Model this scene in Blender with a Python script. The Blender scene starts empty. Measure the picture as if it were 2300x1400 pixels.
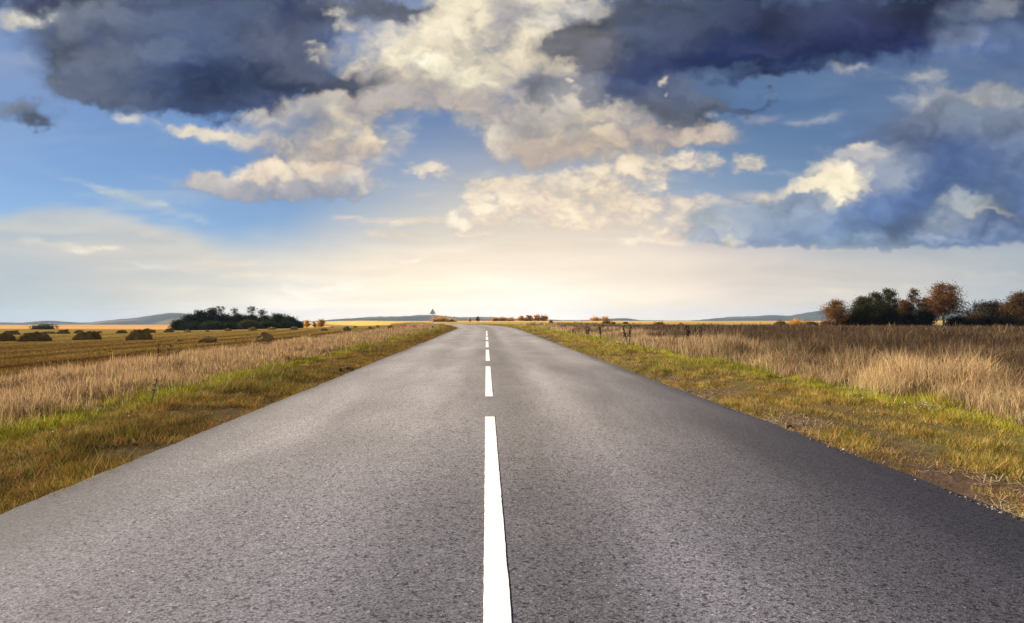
import numpy as np
# ------------------------------------------------------------------ sky map
def lin(c):
    c = np.asarray(c, dtype=np.float32) / 255.0
    return np.where(c <= 0.04045, c / 12.92, ((c + 0.055) / 1.055) ** 2.4).astype(np.float32)
_tab = np.random.RandomState(7).rand(256, 256).astype(np.float32)
def vnoise(x, y, seed=0):
    x = x + seed * 17.31; y = y + seed * 9.77
    xi = np.floor(x).astype(np.int32); yi = np.floor(y).astype(np.int32)
    fx = (x - xi).astype(np.float32); fy = (y - yi).astype(np.float32)
    fx = fx * fx * fx * (fx * (fx * 6 - 15) + 10); fy = fy * fy * fy * (fy * (fy * 6 - 15) + 10)
    x0 = xi & 255; x1 = (xi + 1) & 255; y0 = yi & 255; y1 = (yi + 1) & 255
    a = _tab[y0, x0]; b = _tab[y0, x1]; c = _tab[y1, x0]; d = _tab[y1, x1]
    return (a + (b - a) * fx) * (1 - fy) + (c + (d - c) * fx) * fy
def fbm(x, y, octs=5, seed=0, gain=0.5, billow=False):
    s = np.zeros_like(x, dtype=np.float32); a = 1.0; t = 0.0
    ca, sa = 0.8, 0.6
    for o in range(octs):
        n = vnoise(x, y, seed + o * 3)
        if billow:
            n = np.sqrt((n * 2 - 1) ** 2 + .035) * 1.4 - .1
        s += a * n; t += a; a *= gain
        x, y = (x * ca - y * sa) * 2.03 + 5.2, (x * sa + y * ca) * 2.03 + 1.7
    return s / t - 0.5                                     # about -0.5..0.5
def sstep(a, b, x):
    t = np.clip((x - a) / (b - a), 0, 1); return t * t * (3 - 2 * t)
# veil of thin high cloud near the horizon: colour at control points (x, y, radius, sRGB)
VEIL = [(0,480,130,(206,204,198)),(0,560,130,(193,198,200)),(0,640,90,(183,196,204)),(100,705,60,(214,220,214)),(300,500,120,(208,205,198)),
 (300,600,120,(212,208,198)),(550,540,130,(217,209,196)),(640,655,70,(255,243,226)),(780,650,60,(250,238,218)),(450,680,90,(232,224,206)),(800,560,120,(240,224,198)),(900,480,90,(205,205,196)),
 (960,620,140,(248,232,206)),(1150,560,140,(249,230,205)),(1170,690,90,(255,249,238)),(1000,690,90,(252,237,214)),(1260,690,60,(255,247,232)),(1400,560,120,(252,232,206)),(1280,500,110,(250,228,200)),(1350,640,120,(239,228,207)),
 (1600,600,120,(231,213,196)),(1500,690,90,(244,230,210)),(1800,620,130,(218,207,196)),(1750,690,80,(220,212,200)),(2050,610,120,(205,200,194)),(2280,600,100,(190,191,192)),(2250,680,80,(186,190,194)),
 (1250,420,160,(200,200,195)),(200,430,90,(165,190,205)),(2000,690,80,(222,212,198)),(600,440,140,(170,192,205)),(1600,430,150,(150,175,200)),(-400,600,300,(185,195,202)),(2700,600,300,(180,184,190))]
# cumulus: x, y, rx, ry, tilt, weight, sRGB
FAR = [(1110,428,52,30,0,1,(226,208,184)),(1200,425,80,24,0,1,(226,206,184)),(1300,438,95,28,0,1,(228,208,184)),(1390,470,80,34,0,1,(238,217,190)),(1500,450,45,26,0,1,(228,206,186)),(1560,470,90,24,0,.9,(214,198,184)),
 (1625,487,62,34,0,1,(238,216,190)),(1180,490,80,34,0,.9,(236,216,192)),(1085,470,44,34,0,1,(238,218,194)),(1022,503,24,20,0,1,(240,226,208)),(1050,528,50,16,0,.8,(226,210,192)),(1260,478,90,26,0,.9,(240,220,195)),(1450,500,120,24,0,.8,(242,222,198)),
 (972,384,50,20,0,1.25,(204,190,178)),(1395,382,96,34,0,1.05,(226,206,180)),(1290,402,70,17,-.2,.85,(212,196,178)),(1485,365,54,23,0,1.15,(214,198,180)),
 (1588,365,38,19,.3,1.25,(196,184,178)),(1685,361,34,17,0,1.5,(206,194,178)),(1645,546,26,14,0,1,(238,218,196)),(1560,520,90,16,0,.7,(232,212,196))]
MID = [(1030,130,175,85,0,1.1,(226,213,184)),(870,150,70,42,0,1.0,(222,210,184)),(1010,160,70,32,.2,.8,(250,240,212)),(1130,90,150,100,0,1.1,(222,210,184)),(1230,40,110,55,0,1,(208,200,186)),(1000,214,220,30,0,1.1,(188,178,168)),
 (1060,10,80,50,0,1,(228,214,186)),(1310,30,90,40,0,.9,(200,195,188)),(1290,110,70,60,0,.9,(222,210,186)),(850,185,100,28,0,.8,(196,186,172)),(1150,15,40,30,.4,.9,(152,146,150)),(1120,55,30,20,-.5,.8,(160,152,152)),
 (700,268,110,44,0,.95,(158,156,158)),(800,305,70,36,0,1.1,(218,202,176)),(770,262,46,20,.3,.8,(228,212,184)),(628,246,48,26,0,.9,(214,202,184)),(560,262,70,16,0,.6,(190,186,180)),(425,297,72,15,0,1,(214,202,180)),(530,303,70,17,.1,.85,(200,190,178)),(315,262,46,15,0,1.25,(182,188,194)),
 (690,335,130,26,0,.9,(176,166,160)),(830,335,40,20,0,.8,(192,178,165)),(600,385,60,18,0,1.05,(222,204,182)),(700,383,110,22,0,1.05,(218,200,178)),(480,412,62,13,0,1,(178,172,172)),(620,415,170,17,0,1.05,(168,165,170)),(650,432,120,12,0,.8,(160,164,172)),(780,405,80,20,0,.7,(186,182,180)),
 (1300,318,120,48,0,1.05,(200,184,162)),(1340,285,80,24,0,.9,(226,208,176)),(1215,350,46,36,-.6,.9,(184,170,160)),(1190,270,80,40,0,.9,(172,166,164)),(1390,250,110,50,0,1,(204,192,172)),(1270,235,110,50,0,1,(190,182,170)),(1500,300,120,26,0,.95,(196,178,162)),(1600,290,46,25,0,.9,(192,178,166)),(1132,330,28,28,0,1.2,(186,176,168)),
 (1440,300,90,40,0,.8,(186,172,158)),
 (1868,402,52,30,0,1.15,(226,212,182)),(1880,435,44,24,-.3,1.1,(255,244,212)),(1800,418,36,9,-.35,.9,(222,210,188)),(1725,443,34,16,-.3,.85,(222,204,182)),(1945,324,24,10,0,1,(208,200,190)),(1942,345,70,20,0,.95,(166,166,176)),
 (1915,157,70,14,0,.8,(160,168,184)),(2085,160,60,28,-.2,.9,(164,168,178)),(2200,135,40,26,-.6,.6,(130,138,160)),(2190,215,140,30,0,1,(150,156,168)),
 (40,45,56,24,0,1,(178,178,178)),(85,28,30,30,-.8,.7,(160,163,170)),(52,128,20,14,0,.6,(150,158,176)),(740,20,60,30,0,.9,(190,184,178)),(775,62,30,16,.3,.8,(178,174,174)),(715,112,34,22,0,.9,(208,198,180)),(160,10,30,20,0,.6,(140,145,160))]
DARK = [(450,50,280,80,0,1.1,(78,92,126)),(300,110,170,70,0,1,(92,102,128)),(400,165,160,45,0,1.05,(54,68,108)),(490,226,120,30,.03,1.15,(66,78,110)),(210,190,70,34,.2,.8,(112,120,138)),(630,175,150,32,.05,1,(72,84,114)),(740,178,90,17,0,.9,(92,98,122)),(620,85,90,60,0,.9,(96,102,128)),
 (180,160,70,50,.3,.8,(112,120,140)),(165,200,36,22,0,.55,(116,122,140)),(230,45,80,50,0,.8,(122,126,146)),(205,82,36,22,.3,.9,(84,96,132)),(280,2,240,20,0,1,(44,54,96)),(650,12,70,44,.6,1,(58,70,110)),(690,55,40,24,.6,.8,(78,88,120)),(150,40,70,30,0,.5,(120,128,148)),
 (45,262,50,22,.2,.85,(108,118,142)),(80,288,30,10,.1,.7,(98,110,138)),(820,10,70,16,.1,.8,(112,118,142)),(890,12,60,16,.2,.9,(100,104,128)),(260,215,90,22,0,.4,(112,120,142)),
 (1770,50,400,58,-.08,1.15,(40,50,90)),(1640,118,200,38,-.08,1.15,(32,42,84)),(2000,50,180,40,-.14,1.1,(28,38,92)),(1480,40,100,60,0,1.05,(80,90,120)),(1400,70,70,50,0,.9,(100,106,130)),(1300,100,40,34,0,1,(128,122,132)),(1340,120,70,34,0,.9,(118,114,128)),(1450,120,90,40,0,1,(62,72,108)),
 (1390,196,80,24,0,1,(72,88,128)),(1480,225,80,40,.1,.9,(106,112,136)),(1560,235,60,34,0,.75,(112,120,142)),(1330,200,40,26,0,.7,(150,146,150)),(1200,190,34,30,0,.95,(136,134,146)),(1215,225,22,22,0,.7,(150,146,152)),(1500,262,70,18,0,.7,(128,130,144)),
 (1700,230,44,8,-.45,.75,(92,110,152)),(2180,60,70,50,0,.75,(100,114,146)),(2290,130,80,50,0,.7,(76,92,130)),(2240,20,40,20,-.3,.5,(130,134,150)),(1750,165,110,12,-.1,.8,(48,60,104)),
 (1250,200,20,12,0,.4,(150,146,150)),(1630,245,40,10,0,.6,(110,120,150))]
RIGHT = [(2160,320,190,90,0,1.1,(88,106,148)),(2250,250,130,44,0,1,(118,128,152)),(2130,360,70,40,0,1.05,(76,98,144)),(2010,380,70,50,0,.85,(134,146,170)),(2080,440,170,60,0,1.1,(82,108,156)),(1960,455,90,50,0,1,(92,116,160)),
 (1810,495,170,48,0,1,(124,144,178)),(1930,525,270,34,0,1.1,(122,144,178)),(2230,520,170,40,0,1.05,(98,118,158)),(1690,505,80,40,0,.85,(150,162,182)),(1640,520,70,24,0,.6,(168,174,186)),(2000,505,120,20,0,1,(92,118,162)),(2300,380,100,90,0,1,(94,112,150)),(2290,320,60,50,0,.6,(112,126,156)),
 (2180,462,62,18,.05,.95,(176,180,184)),(2200,478,74,9,.1,.9,(214,204,188)),(2120,500,60,26,0,.8,(170,176,184)),(2250,505,70,16,-.15,1.05,(84,104,152)),(2010,412,22,12,.3,.7,(170,172,180)),(1960,530,60,8,0,.6,(166,178,192)),(2100,540,80,9,0,.6,(150,165,188)),(2350,440,80,40,0,1,(90,108,150)),(1640,548,20,9,0,.6,(226,210,192)),
 (2600,300,200,150,0,1,(100,115,150))]
WISP = [(1700,440,70,16,0,.8,(190,180,178)),(940,500,150,9,0,.9,(240,222,198)),(890,527,80,8,0,.9,(242,224,200)),(1060,410,60,14,-.4,.7,(170,175,180)),(130,552,90,10,.1,.9,(228,222,208)),(225,562,50,7,0,.9,(232,226,212)),(320,525,70,9,.1,.9,(180,182,186)),
 (580,617,120,7,-.02,.9,(242,228,206)),(500,596,70,8,0,.9,(240,226,204)),(930,582,70,7,0,.95,(255,240,218)),(650,655,90,18,0,.9,(255,246,232)),(780,645,60,12,0,.9,(255,246,232)),(905,297,34,30,.7,.8,(190,188,182)),(862,365,34,28,0,.85,(196,188,180)),(1840,268,70,11,-.25,.9,(150,162,186)),(2020,215,26,12,0,.7,(130,150,190)),
 (250,430,150,10,.25,.48,(170,195,210)),(330,455,130,12,.3,.45,(180,198,208)),(1560,540,110,9,0,.8,(236,216,198)),(1450,535,140,8,0,.8,(244,226,204)),(300,590,120,8,0,.6,(188,196,202)),(1715,264,44,14,0,.9,(134,146,178)),(1080,270,60,22,0,.8,(170,166,166)),(1900,300,50,10,-.2,.5,(120,150,195)),(1760,390,60,8,.1,.6,(160,175,195)),
 (950,445,40,6,0,.6,(180,182,184)),(780,488,40,6,0,.8,(236,214,196)),(1480,400,60,10,0,.7,(200,190,180)),(2200,620,80,8,0,.6,(205,198,190)),(2080,640,60,8,0,.6,(212,204,192)),(1900,650,60,8,0,.7,(232,218,198))]
TOP = [(715,112,36,22,.3,.95,(196,188,176)),(750,25,50,24,0,.85,(180,177,176)),(1487,184,9,13,.5,.95,(236,224,202)),(1499,206,7,7,0,.9,(226,216,198)),(1275,186,14,8,.3,1,(240,226,196)),(770,65,24,14,.3,.8,(172,170,174)),(45,42,50,20,0,.9,(180,180,178))]
# inner light and dark of the cloud masses
SH_MID = [(690,262,80,38,.1,.85,(150,150,156)),(590,300,30,42,.4,.55,(160,156,158)),(800,328,86,14,0,.7,(186,170,157)),(640,424,200,15,0,.8,(160,159,168)),(470,416,64,11,0,.6,(170,166,170)),(560,335,42,28,.5,.7,(164,160,163)),(900,215,150,28,.05,.8,(174,166,165)),
 (1040,238,150,19,0,.7,(178,166,161)),(860,175,74,22,.3,.75,(182,172,164)),(1150,232,64,54,0,.7,(170,162,161)),(1190,182,32,38,0,.75,(128,130,148)),(1290,328,106,26,-.1,.8,(194,176,159)),(1210,355,44,42,0,.8,(187,171,160)),(1430,302,116,22,0,.8,(184,168,159)),(1140,30,46,34,.5,.8,(166,159,161)),(1115,62,26,24,-.5,.7,(142,138,150)),
 (1300,40,84,36,0,.7,(196,192,189)),(1560,288,62,17,0,.6,(183,165,154)),(1250,250,80,30,.2,.6,(186,178,170)),(1400,262,70,26,0,.5,(178,170,165)),(800,288,48,22,.5,.8,(236,218,184)),(640,238,36,18,0,.7,(228,214,188)),(440,295,48,8,0,.7,(228,214,188)),(960,138,54,20,.4,.95,(255,247,222)),(1060,172,74,18,.3,.85,(251,240,210)),
 (1345,278,32,32,0,.75,(238,220,186)),(870,85,24,22,0,.6,(238,226,198)),(620,376,62,10,0,.7,(234,214,190)),(735,370,62,10,0,.6,(230,210,186)),(1270,292,44,14,-.4,.6,(224,206,180)),(1000,70,60,30,-.4,.6,(234,224,200)),(1180,110,60,40,0,.5,(230,216,188))]
SH_DARK = [(230,130,84,62,0,.7,(122,126,144)),(190,190,54,42,.2,.7,(112,116,136)),(620,90,74,52,.4,.7,(116,118,136)),(690,150,62,30,.4,.6,(122,122,138)),(420,40,170,42,0,.5,(88,100,128)),(1480,60,94,44,0,.75,(98,104,126)),(1330,115,54,34,0,.8,(138,133,142)),(1560,30,130,26,0,.5,(82,92,118)),(1850,8,160,18,0,.5,(72,82,110)),(330,170,60,20,0,.5,(100,108,130)),(2180,55,70,40,0,.6,(112,122,146))]
SH_RIGHT = [(2230,262,120,42,0,.8,(132,142,160)),(1960,368,64,42,0,.7,(154,159,174)),(2000,410,32,26,0,.6,(166,169,178)),(1740,500,96,42,0,.6,(144,160,186)),(2170,455,64,24,0,.7,(192,192,190)),(2120,352,80,44,-.3,.6,(78,100,142)),(2240,420,90,30,.1,.5,(88,108,146)),(1890,545,150,10,0,.5,(150,166,188)),(2060,470,70,26,.2,.4,(92,114,154))]
def wfield(L, X, Y):
    D = np.zeros_like(X); W = np.full_like(X, 1e-6); C = np.zeros(X.shape + (3,), np.float32)
    for (x, y, rx, ry, rot, w, col) in L:
        dx = X - x; dy = Y - y; R = max(rx, ry) * 2.6
        i0 = np.abs(dx) < R; 
        m = i0 & (np.abs(dy) < R)
        if not m.any(): continue
        dx = dx[m]; dy = dy[m]; c, s = np.cos(rot), np.sin(rot)
        q = ((dx * c + dy * s) / rx) ** 2 + ((-dx * s + dy * c) / ry) ** 2
        f = w * np.exp(-0.69 * q).astype(np.float32)
        D[m] += f; g = np.exp(-1.7 * q).astype(np.float32) + 1e-5 * f; W[m] += g
        C[m] += g[:, None] * lin(col)
    return D, C / W[..., None]
def over(rgb, a, c, ca):
    """colour c with coverage ca laid over the premultiplied rgb, a"""
    return rgb * (1 - ca[..., None]) + c * ca[..., None], a * (1 - ca) + ca
def sky_map(X, Y):
    """cloud radiance (premultiplied) and coverage for directions given as tangent-plane px"""
    X = X.astype(np.float32); Y = Y.astype(np.float32)
    # --- veil
    wx = fbm(X / 260, Y / 120, 4, 1); st = fbm(X / 420 + wx * .6, Y / 26 + wx * 1.5, 5, 2); st2 = fbm(X / 150 + wx, Y / 34 + wx * 2, 5, 5)
    W = np.full(X.shape, 1e-9, np.float32); C = np.zeros(X.shape + (3,), np.float32)
    Xw = X + 50 * st; Yw = Y + 30 * wx
    for (x, y, r, col) in VEIL:
        col = tuple(min(255, v * (.955 if (x < 400 and y > 560) else 1)) for v in col)
        g = np.exp(-(((Xw - x) / (r * 1.5)) ** 2 + ((Yw - y) / (r * .8)) ** 2)).astype(np.float32) + 1e-7 / (1 + ((Xw - x) ** 2 + (Yw - y) ** 2) / 1e4)
        W += g; C += g[..., None] * lin(col)
    C /= W[..., None]
    top = 468 + 60 * sstep(150, 560, X) - 30 * sstep(500, 900, X) + 30 * sstep(1500, 2000, X) + 60 * wx + 60 * st
    soft = 30 + 130 * sstep(300, 900, X)
    va = sstep(0, 1, (Y - top + soft * .6) / (soft * 1.5)) * (.90 + .45 * st + .25 * st2)
    thin = .34 * sstep(.0, .32, st2 + .02) * sstep(330, 430, Y) * sstep(640, 380, X) + .80 * sstep(170, 520, Y) * sstep(480, 1100, X) * sstep(2300, 1400, X)
    thin = np.maximum(thin, .10 + .22 * np.clip(st2 + .1, 0, 1))
    pale = .75 * np.exp(-(((X - 860) / 190) ** 2 + ((Y - 60) / 90) ** 2)) + .35 * np.exp(-(((X - 60) / 200) ** 2 + ((Y - 150) / 90) ** 2)) * (1 + st2)
    va = np.clip(va, 0, 1); glow = np.exp(-(((X - 1080) / 760) ** 2 + ((Y - 695) / 110) ** 2))
    C = C * (1 + .16 * st + .10 * st2 + .26 * glow)[..., None] * (1 + glow[..., None] * np.array([.03, .0, .0], np.float32))
    rgb = C * va[..., None]; a = va
    rgb, a = over(rgb, a, C, np.clip(thin, 0, 1)) if False else (rgb * 1 + C * (np.clip(thin, 0, 1) * (1 - a))[..., None], a + np.clip(thin, 0, 1) * (1 - a))
    rgb, a = over(rgb, a, lin((158, 168, 192)) * np.ones_like(C), np.clip(pale, 0, .8).astype(np.float32))
    # --- cumulus layers
    def shift(A, dx, dy):
        h, w = A.shape
        return np.pad(A, ((abs(dy),) * 2, (abs(dx),) * 2), mode='edge')[abs(dy) - dy:abs(dy) - dy + h, abs(dx) - dx:abs(dx) - dx + w]
    warpx = fbm(X / 90, Y / 70, 5, 11); warpy = fbm(X / 90, Y / 70, 5, 23)
    fine_x = fbm(X / 26, Y / 22, 4, 31); fine_y = fbm(X / 26, Y / 22, 4, 37)
    broad = fbm(X / 210, Y / 110, 3, 91); broad2 = fbm((X + 80 * warpx) / 190, (Y + 60 * warpy) / 80, 4, 97)
    for (L, kn, sc, lo, hi, relief, wa, seed, aspect, tw) in (
            (WISP, .70, 40, .15, 1.35, .25, 26, 81, 3.0, .6), (FAR, 1.5, 44, .42, 1.42, .34, 34, 41, 1.5, .55), (RIGHT, .80, 110, .16, 1.05, .30, 60, 71, 1.5, .32),
            (MID, 1.35, 92, .28, 1.34, .40, 52, 51, 1.3, .42), (DARK, .95, 120, .06, 1.16, .26, 74, 61, 1.5, .36), (TOP, 1.2, 40, .34, 1.2, .4, 30, 95, 1.2, .6)):
        U = X + wa * 1.15 * warpx + wa * .55 * fine_x; V = Y + wa * .9 * warpy + wa * .5 * fine_y
        D, C = wfield(L, U, V)
        puff = fbm(U / sc / aspect, V / sc * 1.1, 4, seed, .55, True)
        tear = fbm(X / (sc * .42) / aspect + .5 * fine_x, Y / (sc * .36) + .5 * fine_y, 6, seed + 5, .64)
        n = puff * .55 + tear * tw + broad * .35
        T = np.clip(D, 0, 1.15) + kn * n
        if L is RIGHT:
            T = T - 1.3 * sstep(540, 598, Y + 34 * wx + 8 * fine_y + 18 * sstep(2000, 2300, X))
        ca = sstep(lo, hi, T) * sstep(.08, .34, D)
        Ts = np.clip(D, .0, 1.2) * .9 + kn * (puff * .8 + tear * .6 * tw)
        lit = np.zeros_like(T)
        for (d, k) in ((2, .18), (5, .34), (11, .45), (24, .55), (48, .45), (80, .3)):
            lit += k * (Ts - (.75 * shift(Ts, 0, d) + .25 * shift(Ts, d, 0)))
        lit = np.clip(lit * 1.1, -1, 1)
        up = np.clip(lit, 0, 1)[..., None] * relief * .8; dn = np.clip(-lit, 0, 1)[..., None] * relief * 1.35
        lum = C.mean(-1, keepdims=True)
        hot = np.minimum(lin((255, 243, 214)) * np.clip(lum * 2.3, .0, 1.08), 1.08)
        C = C * (1 - up) + hot * up
        C = C * (1 - dn) + (C * np.array([.55, .58, .68], np.float32)) * dn
        C = C * np.clip(1 + (1.5 if L is DARK else .9 if L is RIGHT else .35) * broad2 + (.75 if L is DARK or L is RIGHT else .25) * puff + .30 * tear, .55, 1.9)[..., None]
        thin_edge = (1 - sstep(lo, lo + .55, T))[..., None] * .25
        C = C * (1 - thin_edge) + (C * .5 + .5 * np.maximum(C, lin((190, 192, 198)))) * thin_edge
        for (x, y, rx, ry, rot, k_, col) in {0: SH_MID, 1: SH_DARK, 2: SH_RIGHT}.get(0 if L is MID else 1 if L is DARK else 2 if L is RIGHT else 9, []):
            R_ = max(rx, ry) * 2.3; mm = (np.abs(U - x) < R_) & (np.abs(V - y) < R_)
            dx = (U + 10 * tear * 2)[mm] - x; dy = (V + 16 * puff)[mm] - y; c_, s_ = np.cos(rot), np.sin(rot)
            q = ((dx * c_ + dy * s_) / rx) ** 2 + ((-dx * s_ + dy * c_) / ry) ** 2
            m_ = np.clip(k_ * np.exp(-q ** 1.3) * (1 + .9 * puff[mm] + .5 * tear[mm]), 0, 1)[:, None].astype(np.float32)
            C[mm] = C[mm] * (1 - m_ * .85) + lin(col) * (1 + .5 * lit[mm][:, None] * relief) * m_ * .85
        if L is DARK: C = C * np.array([.72, .79, .85], np.float32)
        if L is RIGHT: C = C * np.array([.86, .92, .95], np.float32)
        rgb, a = over(rgb, a, C, np.clip(ca * .985, 0, 1))
    return rgb, a
import bpy, math, random
from mathutils import Vector, Matrix
rng = np.random.RandomState(11)
R = math.radians
sc = bpy.context.scene
COL = sc.collection
F = 1315.0; YAW = 0.0441; HOR = 712.0; EYE = 1.36

# ------------------------------------------------------------------ helpers
def tag(o, label=None, cat=None, group=None, kind=None):
    if label: o['label'] = label
    if cat: o['category'] = cat
    if group: o['group'] = group
    if kind: o['kind'] = kind
    return o
def mesh_np(name, V, faces, col=None, smooth=False):
    """mesh from numpy vertices and a list of (n,k) index arrays"""
    me = bpy.data.meshes.new(name)
    V = np.ascontiguousarray(V, np.float32)
    me.vertices.add(len(V)); me.vertices.foreach_set('co', V.ravel())
    faces = [np.asarray(f, np.int32) for f in faces if len(f)]
    flat = np.concatenate([f.ravel() for f in faces])
    tot = np.concatenate([np.full(len(f), f.shape[1], np.int32) for f in faces])
    start = np.concatenate([[0], np.cumsum(tot)[:-1]]).astype(np.int32)
    me.loops.add(len(flat)); me.loops.foreach_set('vertex_index', flat)
    me.polygons.add(len(tot)); me.polygons.foreach_set('loop_start', start)
    me.polygons.foreach_set('use_smooth', np.full(len(tot), smooth, bool))
    me.update(calc_edges=True)
    if col is not None:
        at = me.attributes.new('tint', 'FLOAT_COLOR', 'POINT')
        c = np.ones((len(V), 4), np.float32); c[:, :3] = col
        at.data.foreach_set('color', c.ravel())
    return me
def link(name, me, mat=None, parent=None, loc=None):
    o = bpy.data.objects.new(name, me); COL.objects.link(o)
    if mat is not None:
        me.materials.clear(); me.materials.append(mat)
    if parent: o.parent = parent
    if loc is not None: o.location = loc
    return o
def empty(name, loc):
    o = bpy.data.objects.new(name, None); COL.objects.link(o); o.location = loc
    o.empty_display_size = .3
    return o
class NT:
    def __init__(s, nt): s.nt = nt; nt.nodes.clear()
    def n(s, t, **kw):
        nd = s.nt.nodes.new(t)
        ins = kw.pop('ins', {})
        for k, v in kw.items(): setattr(nd, k, v)
        for k, v in ins.items(): s.put(nd.inputs[k], v)
        return nd
    def put(s, sock, v):
        if isinstance(v, bpy.types.NodeSocket): s.nt.links.new(v, sock)
        else: sock.default_value = v
    def math(s, op, a, b=0.0, c=0.0, clamp=False):
        nd = s.n('ShaderNodeMath', operation=op, use_clamp=clamp)
        s.put(nd.inputs[0], a); s.put(nd.inputs[1], b); s.put(nd.inputs[2], c)
        return nd.outputs[0]
    def mix(s, f, a, b, mode='MIX'):
        nd = s.n('ShaderNodeMix', data_type='RGBA', blend_type=mode, clamp_factor=True)
        s.put(nd.inputs[0], f); s.put(nd.inputs[6], a); s.put(nd.inputs[7], b)
        return nd.outputs[2]
    def noise(s, vec, scale, detail=4, rough=.55, dist=0.0):
        nd = s.n('ShaderNodeTexNoise', ins={'Vector': vec, 'Scale': scale, 'Detail': detail, 'Roughness': rough, 'Distortion': dist})
        return nd.outputs['Fac']
    def ramp(s, f, lo, hi, a=0.0, b=1.0):
        nd = s.n('ShaderNodeMapRange', ins={'Value': f, 'From Min': lo, 'From Max': hi, 'To Min': a, 'To Max': b})
        return nd.outputs[0]
def material(name):
    m = bpy.data.materials.new(name); m.use_nodes = True
    return m, NT(m.node_tree)
def C4(r, g, b): return (r, g, b, 1.0)

# ------------------------------------------------------------------ terrain
def sp(x, w): return w * np.logaddexp(0, x / w)
def ss(a, b, x):
    t = np.clip((x - a) / (b - a), 0, 1); return t * t * (3 - 2 * t)
CURVE = 62.0; RAD = 205.0; CEND = 128.0
def cx(y):
    y = np.asarray(y, float)
    a = np.clip(y - CURVE, 0, CEND - CURVE)
    return .14 - a * a / (2 * RAD) - np.clip(y - CEND, 0, None) * (CEND - CURVE) / RAD
def zroad(y):
    return -(.018 * sp(y - 108, 5) - .006 * sp(y - 300, 30))
def terrain(x, y):
    x = np.asarray(x, float); y = np.asarray(y, float)
    s = x - cx(y)
    zr = zroad(y)
    l = np.clip(-s - 8.5, 0, 60)
    zl = zr - .45 * ss(0, 9, l) - .020 * l
    r = np.clip(s - 7, 0, None)
    zR = -.0036 * sp(y - 40, 20) - .006 * sp(y - 560, 90) - .004 * np.minimum(r, 70)
    w = ss(4, 26, s)
    zz = np.where(s < 0, zl, zr * (1 - w) + zR * w)
    far = ss(60, 260, np.hypot(x, y))
    f32 = np.float32
    zz = zz + far * .9 * fbm((x / 130).astype(f32), (y / 130).astype(f32), 3, 3) * ss(0, 40, np.abs(s) - 8)
    zz = zz + ss(3.6, 5, np.abs(s)) * .05 * fbm((x / 1.3).astype(f32), (y / 1.3).astype(f32), 3, 5)
    return zz
def shoulder(s):
    """small drop of the ground beside and under the asphalt"""
    a = np.abs(s)
    return np.where(a < 3.7, -.07, -.07 * (1 - ss(3.7, 4.6, a)))
def ground_z(x, y):
    x = np.asarray(x, float); y = np.asarray(y, float)
    return terrain(x, y) + shoulder(x - cx(y))
def cam_ray(px, py):
    c, s_ = math.cos(YAW), math.sin(YAW)
    u = (px - 1150) / F; v = (HOR - py) / F
    return np.array([u * c + s_, c - u * s_, v])
def on_ray(px, depth):
    d = cam_ray(px, HOR) * depth
    return d[0], d[1]
def ground_hit(px, py, lo=3.0, hi=900.0):
    d = cam_ray(px, py); t = np.geomspace(lo, hi, 4000)
    h = EYE + d[2] * t - ground_z(d[0] * t, d[1] * t)
    i = np.argmax(h < 0) if (h < 0).any() else len(t) - 1
    return d[0] * t[i], d[1] * t[i], t[i]

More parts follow.
